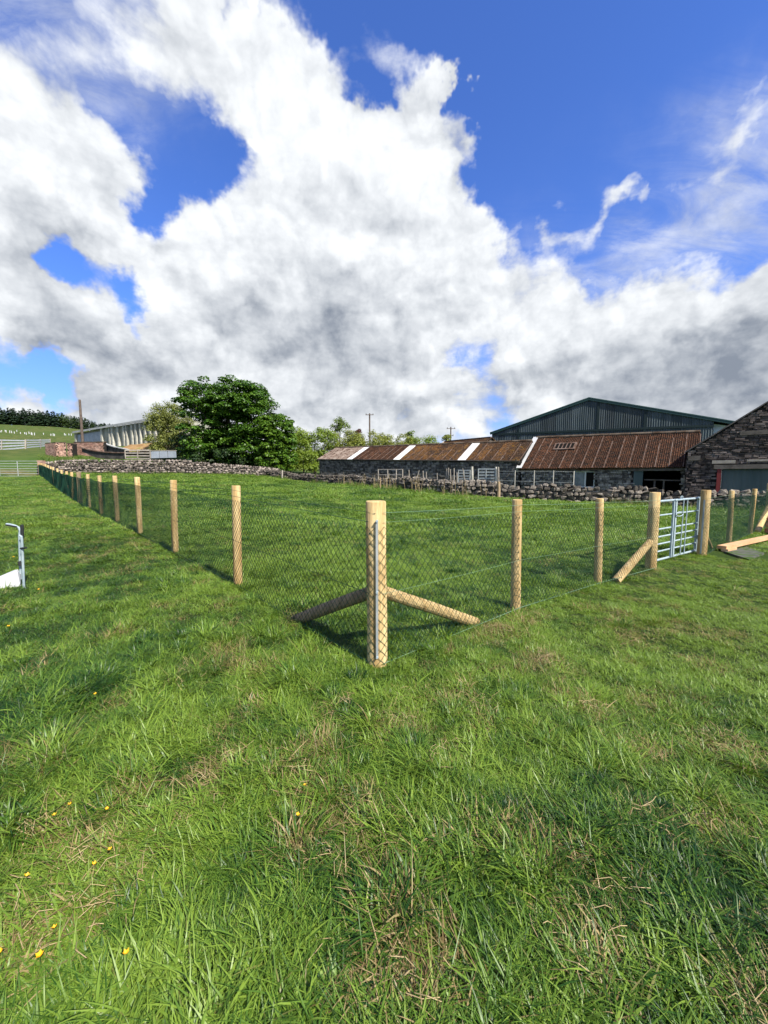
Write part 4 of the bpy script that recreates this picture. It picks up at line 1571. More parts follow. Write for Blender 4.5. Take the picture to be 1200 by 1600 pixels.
def build_gate():
    back = -RN * .16
    a, b = RP[3] + back, RP2[0] + back
    d = (b - a).normalized()
    s0, s1 = plane_s(1014, 840, a, b)[0], plane_s(1090, 820, a, b)[0]
    zt = plane_s(1089, 778.5, a, b)[1]
    zs = [plane_s(1089, y, a, b)[1] for y in (778.5, 798, 817, 827.5, 837.5, 847.5, 859)]
    zbm = zs[-1]
    root = thing('field_gate', 'galvanised steel tube gate with latch between two thick pine posts', 'gate', (a.x, a.y, H(a.x, a.y)))
    P = lambda s, z: a + d * s + UP * z
    for s in (s0 + .03, s1 - .03):
        m_ = MB()
        m_.box(P(s, (zbm + zt) / 2), (.06, .045, zt - zbm + .06), (d, -RN, UP))
        m_.build('stile', M['galv'], root)
    for k, z in enumerate(zs):
        tubes([(P(s0 + .05, z), P(s1 - .05, z))], .022 if k in (0, 6) else .016).build('rail', M['galv'], root)
    sm = plane_s(1052, 820, a, b)[0]
    for s, w in ((sm, .06), (sm - .10, .04)):
        m_ = MB()
        m_.box(P(s, (zbm + zt) / 2) + RN * .022, (w, .03, zt - zbm), (d, -RN, UP))
        m_.build('upright', M['galv'], root)
    for px in (1064, 1070):
        s = plane_s(px, 820, a, b)[0]
        m_ = MB()
        m_.box(P(s, (zbm + zt) / 2) + RN * .02, (.022, .012, zt - zbm), (d, -RN, UP))
        m_.build('upright', M['galv'], root)
    la = MB()
    la.tube([P(sm - .1, zt + .0) + RN * .04, P(sm + .28, zt + .005) + RN * .04], .017, 8)
    la.tube([P(sm + .16, zt) + RN * .04, P(sm + .16, zt + .07) + RN * .04, P(sm + .24, zt + .07) + RN * .04, P(sm + .24, zt) + RN * .04], .012, 6)
    la.build('latch', M['galv'], root)
    ch = MB()
    zc_ = zs[1] - .03
    ring = [P(sm + .10 + .17 * math.cos(t), zc_ + .045 * math.sin(t) + .02) + RN * (.06) for t in np.linspace(0, 2 * math.pi, 13)]
    ch.tube(ring, .009, 6, cap=False)
    ch.tube([P(sm - .02, zc_), P(sm - .02, zc_) + RN * .07], .012, 6)
    ch.build('hinge_loop', M['galv'], root)


build_gate()


def simple_gate(name, label, group, px0, px1, yt, yb, Y0, Y1, rails, mids, m_, r_=.022, boards=None, cat='gate'):
    a, b = at(px0, yb, Y0), at(px1, yb, Y1)
    zt0, zt1 = at(px0, yt, Y0).z, at(px1, yt, Y1).z
    root = thing(name, label, cat, (a.x, a.y, a.z), group)
    for t, in ((0,), (1,)):
        p = lerp(a, b, t)
        z = lerp(zt0, zt1, t)
        MB().tube([p, Vector((p.x, p.y, z + r_))], r_ * 1.3, 8).build('stile', m_, root)
    d = (b - a).normalized()
    for k in range(rails):
        f = k / (rails - 1)
        p0 = a.lerp(Vector((a.x, a.y, zt0)), f)
        p1 = b.lerp(Vector((b.x, b.y, zt1)), f)
        if boards:
            MB().beam(p0, p1, .03, boards).build('board', m_, root)
        else:
            MB().tube([p0, p1], r_, 6).build('rail', m_, root)
    for t in mids:
        p = lerp(a, b, t)
        MB().tube([p, Vector((p.x, p.y, lerp(zt0, zt1, t)))], r_ * 1.2, 6).build('upright', m_, root)
    return root


simple_gate('field_gate', 'pale galvanised field gate at the far end of the lawn', None, 0, 62, 720.5, 744, 41.6, 41.8, 7, (.46,), M['galv_old'], .03)
g0_ = at(66.5, 746, 41.6)
rp_ = thing('gate_pier', 'reddish stone gate pier between the far field gate and the end of the wall', 'gate pier', (g0_.x, g0_.y, H(g0_.x, g0_.y)))
mb = MB()
mb.box((g0_.x, g0_.y, H(g0_.x, g0_.y) + .72), (.42, .42, 1.55), jit=.03, tint=.5)
mb.build('shaft', M['brick'], rp_)
mb = MB()
mb.box((g0_.x, g0_.y, H(g0_.x, g0_.y) + 1.55), (.5, .5, .14), jit=.02, tint=.7)
mb.build('cap', M['brick'], rp_)

# yard clutter between the field wall and the byre
simple_gate('timber_hurdle', 'bleached timber rail hurdle against the byre behind the wall', None, 591, 629, 733.5, 758, 36.5, 35.0, 4, (.4, .75), M['palewood'], .035, .07, 'hurdle')
simple_gate('steel_hurdle', 'grey green steel sheep hurdle behind the leaning stakes', None, 716, 734, 735, 757, 31.6, 31, 6, (.5,), M['galv_old'], .025, .10, 'hurdle')
simple_gate('steel_hurdle', 'grey steel gate of wide bars beside the pale double post', None, 747, 774, 733, 757, 30.6, 29.8, 6, (.45,), M['galv_old'], .03, .12, 'gate')


def stake(name, label, cat, px, yt, Y, r_, m_, lean=0.0, group=None, base_y=None):
    b = at(px, 770, Y)
    g = H(b.x, b.y)
    t = at(px + lean, yt, Y)
    n = 6 if r_ < .05 else 9
    mb = MB()
    mb.tube([Vector((b.x, b.y, g - .2)), lerp(Vector((b.x, b.y, g)), t, .55) + Vector((.02, 0, 0)), t], [r_ * 1.05, r_, r_ * .93], n)
    o = mb.build(name, m_, None, origin=(b.x, b.y, g))
    return tagged(o, label, cat, group)


for px, yt, Y, ln, lab in ((639, 734, 34, 0, 'upright bleached stake just beyond the end of the timber hurdle'), (646, 735, 34, 9, 'bleached stake leaning steeply near the timber hurdle'),
                          (661, 735.5, 33, 0, 'taller upright stake of the pair midway along the byre wall'), (666, 737, 33, 0, 'shorter upright stake of the pair midway along the byre wall'),
                          (683, 739, 32.5, 0, 'lone short stake standing in the gap before the slanting stakes'), (694, 732, 32, 4, 'first slanting stake of the group before the grey green steel hurdle'),
                          (698, 731, 31.8, 3, 'second slanting stake of the group before the grey green steel hurdle'), (704.5, 733, 31.6, -1, 'upright stake next to the slanting stakes by the steel hurdle'),
                          (708.5, 731.5, 31.5, 1, 'tallest upright stake just short of the grey green steel hurdle'), (714, 738, 31.2, 0, 'short upright stake touching the end of the grey green steel hurdle'),
                          (728, 732, 31, -5, 'stake leaning across the front of the grey green steel hurdle'), (606, 741, 34.5, 1, 'short stake standing in front of the timber hurdle')):
    stake('wooden_stake', lab, 'stake', px, yt, Y, .035, M['palewood'], ln, 'stakes in the yard before the byre')
stake('gate_post', 'thick pale post beside the grey green steel hurdle', 'post', 737.5, 729, 30.6, .10, M['concgrey'])
stake('gate_post', 'pale post with wire staples, hinge side of the wide barred steel gate', 'post', 775, 729.5, 29.6, .07, M['concgrey'])
stake('gate_post', 'grey post paired with the pale post by the steel gate', 'post', 778.6, 729.5, 29.4, .06, M['palewood'])
stake('fence_post', 'stout weathered post on the grass hard against the drystone wall', 'post', 779, 752.5, 25.9, .11, M['post_old_or_shaded'])
stake('fence_post', 'small pale post on the grass where the two drystone walls meet', 'post', 441, 734.5, 44.5, .08, M['palewood'])
stake('fence_post', 'short brown post among dead stalks below the wall', 'post', 594, 746, 32.0, .06, M['post_old_or_shaded'])

root = thing('stock_fence', 'thin post and wire fence close to the cart shed wall', 'fence', tuple(at(805, 762, 28.5)))
wp = []
for px, Y in ((780, 29.2), (805, 28.6), (835, 28.0), (865, 27.4), (897, 26.9)):
    t = at(px, 735 if px < 890 else 736, Y)
    g = H(t.x, t.y)
    if px > 790:
        MB().tube([Vector((t.x, t.y, g)), t], .03, 6).build('post', M['concgrey'], root)
    wp.append((t, g))
for f in (.97, .6, .25):
    MB().tube([Vector((t.x, t.y, lerp(g, t.z, f))) for t, g in wp], .008, 5).build('wire', M['galv_old'], root)

# timber hurdle, sheet hurdle and curved clamp wall beyond the far wall
simple_gate('timber_hurdle', 'white painted four board timber hurdle beyond the far wall', None, 196, 235, 703.5, 716.5, 50, 49.5, 4, (.5,), M['palewood'], .05, .16, 'hurdle')
a, b = at(236, 716, 49.6), at(276, 715, 48.5)
root = thing('sheeted_hurdle', 'grey sheeted hurdle lying along the foot of the willow bush', 'hurdle', tuple(a))
for k in range(3):
    p0, p1 = lerp(a, b, k / 3 + .01), lerp(a, b, (k + 1) / 3 - .01)
    z = at(250, 705, 49).z
    mb = MB()
    mb.box((p0 + p1) / 2 + UP * ((z - a.z) / 2), ((p1 - p0).length, .05, z - a.z), ((p1 - p0).normalized(), Vector((0, 1, 0)), UP))
    mb.build('sheet', M['shutter'], root)
MB().beam(Vector((a.x, a.y, at(236, 704, 49.6).z)), Vector((b.x, b.y, at(276, 704, 48.5).z)), .08, .1).build('top_rail', M['palewood'], root)


def curved_wall(name, label, cat, pts, Y0, Y1, m_, capm, th=.25):
    """Upright sheeted wall along photo points (column, top row, bottom row)."""
    n = len(pts)
    P3 = []
    for k, (px, yt, yb) in enumerate(pts):
        Y = lerp(Y0, Y1, k / (n - 1))
        P3.append((at(px, yt, Y), at(px, yb, Y)))
    root = thing(name, label, cat, tuple(P3[0][1]))
    for (t0, b0), (t1, b1) in zip(P3, P3[1:]):
        mb = MB()
        prism(mb, [b0, b1, t1, t0], (0, th, 0))
        mb.build('panel', m_, root)
    cb = MB()
    for (t0, b0), (t1, b1) in zip(P3, P3[1:]):
        cb.beam(t0 + UP * .06, t1 + UP * .06, .35, .12)
    cb.build('coping', capm, root)
    return root


curved_wall('clamp_wall', 'dark curved silage clamp wall with a pale rim beyond the far wall', 'clamp wall', [(128, 700.5, 706), (138, 703, 710), (150, 705.5, 715), (164, 707, 717), (180, 708, 717), (195, 708, 717)], 53, 50.5, M['darksheet'], M['lap'])
curved_wall('clamp_wall', 'dark stained inner clamp wall at the foot of the ochre bank', 'clamp wall', [(163, 693, 706), (170, 696, 706), (180, 699, 707), (190, 701, 708), (200, 703, 709)], 60, 56, M['darksheet'], M['greyroof'])


def brick_wall(name, label, px0, px1, yt0, yt1, yb0, yb1, Y0, Y1, th, capm=None):
    a, b = at(px0, yb0, Y0), at(px1, yb1, Y1)
    zt0, zt1 = at(px0, yt0, Y0).z, at(px1, yt1, Y1).z
    a.z, b.z = min(a.z, H(a.x, a.y)) - .1, min(b.z, H(b.x, b.y)) - .1
    root = thing(name, label, 'brick wall', tuple(a))
    d = Vector((b.x - a.x, b.y - a.y, 0))
    L = d.length
    d.normalize()
    nb = Vector((-d.y, d.x, 0))
    mb = MB()
    A_, B_ = Vector((a.x, a.y, 0)), Vector((b.x, b.y, 0))
    prism(mb, [A_ + UP * a.z, B_ + UP * b.z, B_ + UP * (zt1 - .02), A_ + UP * (zt0 - .02)], nb * th)
    mb.build('core', M['mortar'], root)
    st = MB()
    zb_, zt_ = (lambda s: min(a.z, b.z)), (lambda s: lerp(zt0, zt1, s / L))
    stone_face(st, A_, B_, -nb, zb_, zt_, ch=(.14, .16), ln=(.3, .46), depth=.03)
    stone_face(st, A_ + nb * th, A_, -d, zb_, lambda s: zt0, ch=(.14, .16), ln=(.3, .46), depth=.03)
    st.build('brick_facing', M['brick'], root, kind='stuff')
    cp = MB()
    cp.beam(A_ + nb * (th / 2) + UP * (zt0 + .05), B_ + nb * (th / 2) + UP * (zt1 + .05), th + .12, .12)
    cp.build('coping', M['ridge'], root)


brick_wall('brick_pen', 'ruined pink brick pen with a dark shaded end beyond the far gate', 88, 104, 692, 692, 709, 708, 57, 58, 4.2)
brick_wall('brick_pillar', 'short orange brick pillar between two pink brick walls', 105.5, 113.5, 693.5, 693.5, 706, 705, 58, 58, .9)
brick_wall('brick_pen', 'long pink brick wall below the grey shed doors', 116, 163, 691.5, 691, 704, 707, 60, 58.5, .4)


def mound(name, label, cat, px0, px1, yt, yb, Y, depth, m_):
    a, b = at(px0, yb, Y), at(px1, yb, Y)
    zt = at((px0 + px1) / 2, yt, Y).z
    n, k = 22, 10
    vs, fs = [], []
    for j in range(k + 1):
        for i in range(n + 1):
            u, v = i / n, j / k
            x = lerp(a.x, b.x, u)
            y = Y - .5 + depth * v
            hgt = (zt - a.z) * (min(1, 2.6 * v)) * min(1, 5 * u + .25, 5 * (1 - u) + .25) * (1 + .35 * (fbm(np.array([x * .5]), np.array([y * .6]), 5)[0] - .5))
            vs.append((x, y, a.z + hgt - .1))
    for j in range(k):
        for i in range(n):
            o = j * (n + 1) + i
            fs.append((o, o + 1, o + n + 2, o + n + 1))
    mb = MB().add(vs, fs)
    o = mb.build(name, m_, None, smooth=True, origin=tuple(a))
    return tagged(o, label, cat)


mound('spoil_bank', 'ochre bank of old hay and soil below the pale shed', 'soil bank', 172, 262, 690, 705, 62, 8, M['spoil'])

# white rails on the rise
root = thing('rail_fence', 'white painted rail fence on the grassy rise beyond the far gate', 'fence', tuple(at(0, 703, 74)))
for seg_, (pa, pb) in enumerate((((-22, 687.5, 706, 70), (40, 688.5, 700.5, 80)), ((40, 688, 700.5, 80), (78, 687.5, 697, 92)))):
    for f in (0, .33, .66, 1):
        p0 = lerp(at(pa[0], pa[1], pa[3]), at(pa[0], pa[2] - 1.2, pa[3]), f)
        p1 = lerp(at(pb[0], pb[1], pb[3]), at(pb[0], pb[2] - 1.2, pb[3]), f)
        MB().beam(p0, p1, .06, .24).build('rail', M['whiterail'], root)
for px, yt, yb, Y in ((2, 687.5, 705, 73.6), (39.8, 686.5, 703, 79.8), (63, 686, 701, 87), (78, 686, 700, 92)):
    MB().tube([at(px, yb, Y), at(px, yt, Y)], .14, 7).build('post', M['palewood'], root)


def far_ground(px, py, t0=60, t1=420):
    r = ray(px, py)
    t = t0
    while t < t1:
        p = Vector((0, 0, EYE)) + r * t
        if p.z < H(p.x, p.y):
            return p
        t += 2.0
    return Vector((0, 0, EYE)) + r * t1


tg = MB()
tg.tube([(0, 0, 0), (0, 0, .9)], .17, 8)
TG = tg.mesh('tree_guard', M['white'])
for x8, y8 in ((12, 432), (24, 428), (66, 432), (78, 436), (122, 442), (146, 444), (180, 450), (212, 428), (256, 452), (310, 455), (330, 462), (365, 456), (390, 460), (402, 466), (432, 470), (545, 465), (636, 476), (666, 480), (682, 478), (806, 470), (822, 472), (862, 470), (892, 476)):
    p = far_ground(x8 / 8, 620 + (y8 + 12) / 8)
    o = link('tree_guard', TG, None, (p.x, p.y, H(p.x, p.y) - .05), (random.uniform(-.06, .06), random.uniform(-.06, .06), 0), (.75, .75, random.uniform(.7, 1.15)))
    tagged(o, 'white plastic tree guard on the hillside below the conifer wood', 'tree guard', 'tree guards on the hillside')


# ------------------------------------------------------------------ poles
def pole(label, px, yt, yb, Y, r_, arm=0, arms=(), kind='utility_pole'):
    t = at(px, yt, Y)
    g = H(t.x, t.y)
    root = thing(kind, label, 'utility pole', (t.x, t.y, g))
    MB().tube([Vector((t.x, t.y, g - .5)), Vector((t.x, t.y, (g + t.z) / 2)), t], [r_, r_ * .9, r_ * .75], 9).build('shaft', M['polewood'], root)
    for dz, wd in arms:
        MB().beam(Vector((t.x - wd / 2, t.y - r_, t.z - dz)), Vector((t.x + wd / 2, t.y - r_, t.z - dz)), .12, .14).build('crossarm', M['polewood'], root)
        for k in (-1, 1):
            MB().tube([Vector((t.x + k * wd * .42, t.y - r_, t.z - dz)), Vector((t.x + k * wd * .42, t.y - r_, t.z - dz + .35))], .07, 6).build('insulator', M['black'], root)


pole('tall dark wooden pole rising in front of the pale shed doors', 124.5, 624.5, 690, 74, .24)
pole('slim pole with a short crossarm above the hedge by the birch', 577.5, 646, 684, 95, .22, arms=((.35, 1.9),))
pole('distant pole with a crossarm above the outbuilding roof', 704.5, 667, 690, 110, .22, arms=((.5, 2.4), (2.4, 1.4)))


# ------------------------------------------------------------------ near the lawn's edge: stand with white board
def build_stand():
    p = gpt(36.5, 918)
    Y = p.y
    root = thing('tubular_stand', 'galvanised tube stand with bent top handle, black grips and a white board at its foot', 'stand', tuple(p))
    Z = lambda px, py, dy=0: at(px, py, Y + dy)
    MB().tube([Z(37.5, 920), Z(35.5, 870), Z(34.2, 843), Z(33.5, 838.5), Z(30.5, 836.5)], .014, 10).build('front_tube', M['galv'], root)
    MB().tube([Z(32.5, 905, .05), Z(30.8, 860, .05), Z(30.2, 838, .05), Z(31.3, 829, .05), Z(29.5, 824.5, .05), Z(24, 821.5, .05), Z(16, 819.5, .05), Z(10, 818.8, .05)], .013, 10).build('handle_tube', M['galv'], root)
    MB().tube([Z(26, 823.2, .03), Z(9, 820.3, .03)], .010, 8).build('handle_sleeve', M['black'], root)
    MB().tube([Z(34.4, 820, .02), Z(34.7, 840.5, .02)], .019, 10).build('grip', M['black'], root)
    MB().tube([Z(32.5, 857, -.01), Z(41, 855.8, -.03)], .013, 8).build('lever', M['black'], root)
    MB().tube([Z(29.6, 877, .02), Z(32, 884, .02)], .019, 8).build('clamp', M['black'], root)
    MB().tube([Z(36.5, 918, .0), Z(45, 921.5, -.05)], .012, 8).build('foot', M['galv'], root)
    bd = MB()
    q = [Z(-22, 932, -.05), Z(32, 916, .02), Z(32, 897, .02), Z(26.5, 890, .08), Z(-22, 919, .06)]
    prism(bd, q, (-.02, .03, 0))
    b = bd.build('board', M['white'], root)
    fl = MB()
    f0, f1 = Z(26.5, 889.5, .09), Z(-22, 914.5, .09)
    prism(fl, [Z(26.5, 890.5, .085), Z(-22, 919.5, .065), Z(-22, 909.5, .25), Z(24, 890, .2)], (0, .0, -.012))
    fl.build('board_lip', M['white'], b)


build_stand()


# ------------------------------------------------------------------ plank, slab, bricks by the gate
def build_plank():
    a, b = gpt(1127, 861.5), gpt(1203, 843)
    a.z, b.z = H(a.x, a.y) + .09, H(b.x, b.y) + .07
    d = (b - a)
    e = a + d.normalized() * (d.length + 1.1)
    o = MB().beam(a, e, .17, .07).build('plank', M['plank'], None, origin=tuple(a))
    tagged(o, 'long sawn pine plank lying on the grass outside the fence', 'plank')
    o = MB().beam(a + Vector((.02, -.06, -.055)), a + d.normalized() * .55 + Vector((0, -.08, -.05)), .12, .06).build('timber_offcut', M['plank'], None, origin=tuple(a))
    tagged(o, 'short timber offcut under the near end of the long plank', 'timber offcut')
    c = [gpt(1132, 864), gpt(1170, 876.5), gpt(1194, 866), gpt(1165, 856)]
    c = [Vector((p.x, p.y, H(p.x, p.y) + .035)) for p in c]
    mb = prism(MB(), c, (0, 0, -.07))
    o = mb.build('paving_slab', M['slab'], None, origin=tuple(c[0]))
    tagged(o, 'worn grey slab set in the grass below the plank', 'slab')
    p = gpt(1206, 834)
    for k in range(3):
        m_ = MB()
        m_.box((p.x + .05 + .02 * k, p.y, H(p.x, p.y) + .08 + .16 * k), (.34, .22, .13), jit=.01)
        o = m_.build('orange_block', M['orange'], None, origin=(p.x, p.y, H(p.x, p.y)))
        tagged(o, ('bottom', 'middle', 'top')[k] + ' block of the small orange stack by the strainer post', 'block', 'stacked orange blocks')


build_plank()


# ------------------------------------------------------------------ buttercups
fb = MB()
fb.tube([(0, 0, -.02), (.004, 0, .06), (.0, .003, .115)], [.0022, .0018, .0014], 5)
nst = len(fb.f)
for k in range(5):
    a = 2 * math.pi * k / 5
    c, s = math.cos(a), math.sin(a)
    L_ = .013
    fb.add([(0, 0, .114), (c * L_ * .6 - s * L_ * .45, s * L_ * .6 + c * L_ * .45, .121), (c * L_ * 1.1, s * L_ * 1.1, .126), (c * L_ * .6 + s * L_ * .45, s * L_ * .6 - c * L_ * .45, .121)], [(0, 1, 2, 3)])
FB = fb.mesh('buttercup', [M['stem'], M['yellow']])
for i, p in enumerate(FB.polygons):
    p.material_index = 0 if i < nst else 1
for px, py, sc_ in ((69, 1516, 1.3), (192, 1542, 1.3), (457, 1290, 1.1), (177, 1355, 1.1), (88, 1299, 1.1), (137, 1371, 1.0), (28, 1402, 1.1), (10, 997, 1.6), (155, 1101, 1.3), (113, 1272, 1.0), (164, 1277, 1.0), (24, 882, 1.8), (68, 936, 1.8), (482, 1251, 1.1), (87, 1482, 1.0), (14, 1502, 1.0)):
    p = gpt(px, py)
    o = link('buttercup', FB, None, (p.x, p.y, p.z - .03), (random.uniform(-.3, .3), random.uniform(-.3, .1), random.uniform(0, 6)), (sc_ * .6, sc_ * .6, sc_ * .75))
    tagged(o, 'small yellow buttercup open in the lawn grass', 'flower', 'buttercups in the lawn')


# ================================================================== TREES
def leaves(clumps, per, size, lift=.35, tvar=.22, rng=RNG, droop=0.0, shell=(.72, 1.06), low=-.55):
    """Leaf quads on the shells of many small clumps. clumps: (x, y, z, rx, rz, bias)."""
    C = np.asarray(clumps, float)
    n = len(C) * per
    c = np.repeat(C, per, 0)
    d = rng.normal(size=(n, 3))
    d /= np.linalg.norm(d, axis=1)[:, None]
    d[:, 2] = np.where(d[:, 2] < low, -d[:, 2], d[:, 2])
    k = rng.uniform(shell[0], shell[1], n)
    p = c[:, :3] + d * k[:, None] * np.column_stack([c[:, 3], c[:, 3], c[:, 4]])
    nrm = d * .8 + np.array([0, 0, lift * 2]) + rng.normal(scale=.45, size=(n, 3))
    nrm /= np.linalg.norm(nrm, axis=1)[:, None]
    t = rng.normal(size=(n, 3)) + np.array([0, 0, -droop])
    t -= nrm * (t * nrm).sum(1)[:, None]
    t /= np.linalg.norm(t, axis=1)[:, None]
    b = np.cross(nrm, t)
    s = size * rng.uniform(.6, 1.25, n)[:, None]
    V = np.stack([p - t * s * .55, p + b * s * .42 - nrm * s * .08, p + t * s * .6 - nrm * s * .12, p - b * s * .42 - nrm * s * .08], 1).reshape(-1, 3)
    F_ = np.arange(n * 4).reshape(-1, 4)
    tint = np.clip(.45 + c[:, 5] + rng.normal(scale=tvar, size=n), 0, 1)
    return V, F_, tint


def crown_clumps(c, rx, ry, rz, n, cr, flat=.7, fill=.25, bottom=-.75, rng=RNG, power=.8, bvar=.10):
    out = []
    for i in range(n):
        d = rng.normal(size=3)
        d /= np.linalg.norm(d)
        if d[2] < bottom:
            d[2] = -d[2] * .5
        d = np.sign(d) * np.abs(d) ** power
        k = rng.uniform(.25, .7) if rng.random() < fill else rng.uniform(.78, 1.0)
        r_ = cr * rng.uniform(.65, 1.3)
        q_ = np.array([max(rx - r_ * .7, .2), max(ry - r_ * .7, .2), max(rz - r_ * flat * .7, .2)])
        p = np.array(c) + d * k * q_
        out.append((p[0], p[1], p[2], r_, r_ * flat, rng.normal(scale=bvar)))
    return out


def tree(name, label, cat, px0, px1, yt, yb, Y, m_, n, per, cr, leaf, flat=.7, fill=.25, depth=.85, group=None, trunk=None, limbs=6, power=.8, lift=.35, droop=0., extra=(), bottom=-.75, shell=(.72, 1.06), low=True):
    pc = at((px0 + px1) / 2, yb, Y)
    g = H(pc.x, pc.y)
    rx = (px1 - px0) / 2 / F_PX * Y
    zt, zb = at((px0 + px1) / 2, yt, Y).z, at((px0 + px1) / 2, yb, Y).z
    zb = g + (.25 if low else zb - g)
    c = (pc.x, Y, (zt + zb) / 2)
    root = thing(name, label, cat, (pc.x, Y, g), group)
    cl = crown_clumps(c, rx, rx * depth, (zt - zb) / 2, n, cr, flat, fill, power=power, bottom=bottom)
    for (ex, ey, er) in extra:          # lobes at photo points
        q_ = at(ex, ey, Y)
        cl.append((q_.x, q_.y + RNG.uniform(-1, 1), q_.z, er, er * flat, RNG.normal(scale=.1)))
    V, F_, tint = leaves(cl, per, leaf, lift=lift, droop=droop, shell=shell)
    me = fast_mesh('crown', V, F_, m_, tint=tint, off=(pc.x, Y, g))
    link('crown', me, root)
    tr = trunk or max(.08, rx * .055)
    mb = MB()
    top = Vector((c[0], c[1], lerp(c[2], zt, .25)))
    base = Vector((pc.x, Y, g - .2))
    mb.tube([base, lerp(base, top, .2) + Vector((tr * .4, 0, 0)), lerp(base, top, .6), top], [tr * 1.3, tr, tr * .7, tr * .25], 9)
    for k in range(limbs):
        q_ = cl[RNG.integers(len(cl))]
        s = lerp(base, top, random.uniform(.2, .6))
        e = Vector(q_[:3])
        mb.tube([s, lerp(s, e, .5) + UP * tr, e], [tr * .5, tr * .3, tr * .1], 6)
    mb.build('trunk', M['bark'], root)
    return root


tree('sycamore_tree', 'big dense dark green sycamore with a domed crown behind the far wall', 'tree', 288, 432, 592, 727, 53, M['syc'], 680, 125, .85, .25, flat=.5, fill=.46, depth=.9, trunk=.45, limbs=12, power=.58, lift=.5, bottom=-1,
     extra=[(345, 600, 1.2), (400, 604, 1.1), (310, 618, 1.0), (296, 640, 1.0), (424, 632, 1.0)])
tree('sycamore_tree', 'smaller brighter green sycamore leaning out from the big one', 'tree', 398, 466, 646, 728, 50, M['syc2'], 190, 130, .65, .23, flat=.55, fill=.35, depth=.9, trunk=.2, power=.62, bottom=-1, lift=.45, extra=[(415, 655, .8), (455, 690, .7)])
tree('willow_bush', 'pale yellowish willow bush in front of the concrete shed', 'bush', 232, 304, 628, 712, 60, M['willow'], 230, 120, .75, .17, flat=.9, fill=.4, power=.7, bottom=-1, droop=1.0, limbs=14, trunk=.12, extra=[(283, 622, .5), (286, 614, .35), (262, 636, .6), (245, 650, .5)], shell=(.4, 1.15))
tree('dark_bush', 'dark low bush beside the willow', 'bush', 266, 312, 676, 716, 57, M['darkbush'], 30, 120, .7, .2, limbs=4)
tree('hedge_bush', 'low bright scrub in the yard corner beyond the end of the byre', 'bush', 448, 500, 703, 735, 55, M['hedge'], 60, 90, .6, .18, power=.6, bottom=-1, limbs=4, group='bushes of the overgrown hedge')
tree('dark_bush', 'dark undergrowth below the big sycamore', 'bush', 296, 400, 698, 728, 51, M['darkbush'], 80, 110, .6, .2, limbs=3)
for k, (px0, px1, yt, yb, Y, mm, lab) in enumerate((
        (418, 486, 669, 730, 59, 'hedge', 'bright green hawthorn bush beside the smaller sycamore'),
        (455, 528, 666, 728, 62, 'hedge', 'tall bright hawthorn bush under the birch'),
        (508, 566, 672, 722, 64, 'hedge2', 'olive green bush behind the far end of the byre roof'),
        (548, 606, 672, 718, 66, 'hedge2', 'yellowish bush at the foot of the slim pole'),
        (592, 645, 676, 712, 68, 'hedge2', 'thin twiggy bush between the pole and the leggy sapling'),
        (632, 684, 679, 708, 70, 'hedge', 'low green bush ending at the outbuilding gable'))):
    px0, px1 = px0 - 6, px1 + 6
    tree('hedge_bush', lab, 'bush', px0, px1, yt, yb, Y, M[mm], 130, 100, .85, .20, flat=.8, fill=.4, power=.6, bottom=-1, limbs=8, group='bushes of the overgrown hedge', shell=(.4, 1.12))
tree('birch_tree', 'loose pale green birch standing above the hedge', 'tree', 513, 549, 643, 692, 76, M['birch'], 34, 60, .7, .22, flat=1.0, fill=.45, limbs=12, trunk=.14, power=1.2, extra=[(531, 657, .6), (526, 661, .6), (541, 665, .6)], shell=(.3, 1.1), low=False)
tree('copper_tree', 'small copper leaved tree above the hedge by the pole', 'tree', 553, 567, 669, 686, 80, M['copper'], 14, 60, .5, .22, limbs=5, low=False)
tree('leggy_sapling', 'leggy open sapling above the hedge', 'tree', 628, 652, 668, 692, 74, M['birch'], 14, 38, .5, .22, fill=.4, limbs=10, trunk=.07, power=1.2, shell=(.3, 1.1), low=False)
tree('hedge_bush', 'rounded olive bush beside the distant pole', 'bush', 690, 706, 679, 692, 86, M['hedge2'], 14, 70, .6, .25, limbs=3, low=False)


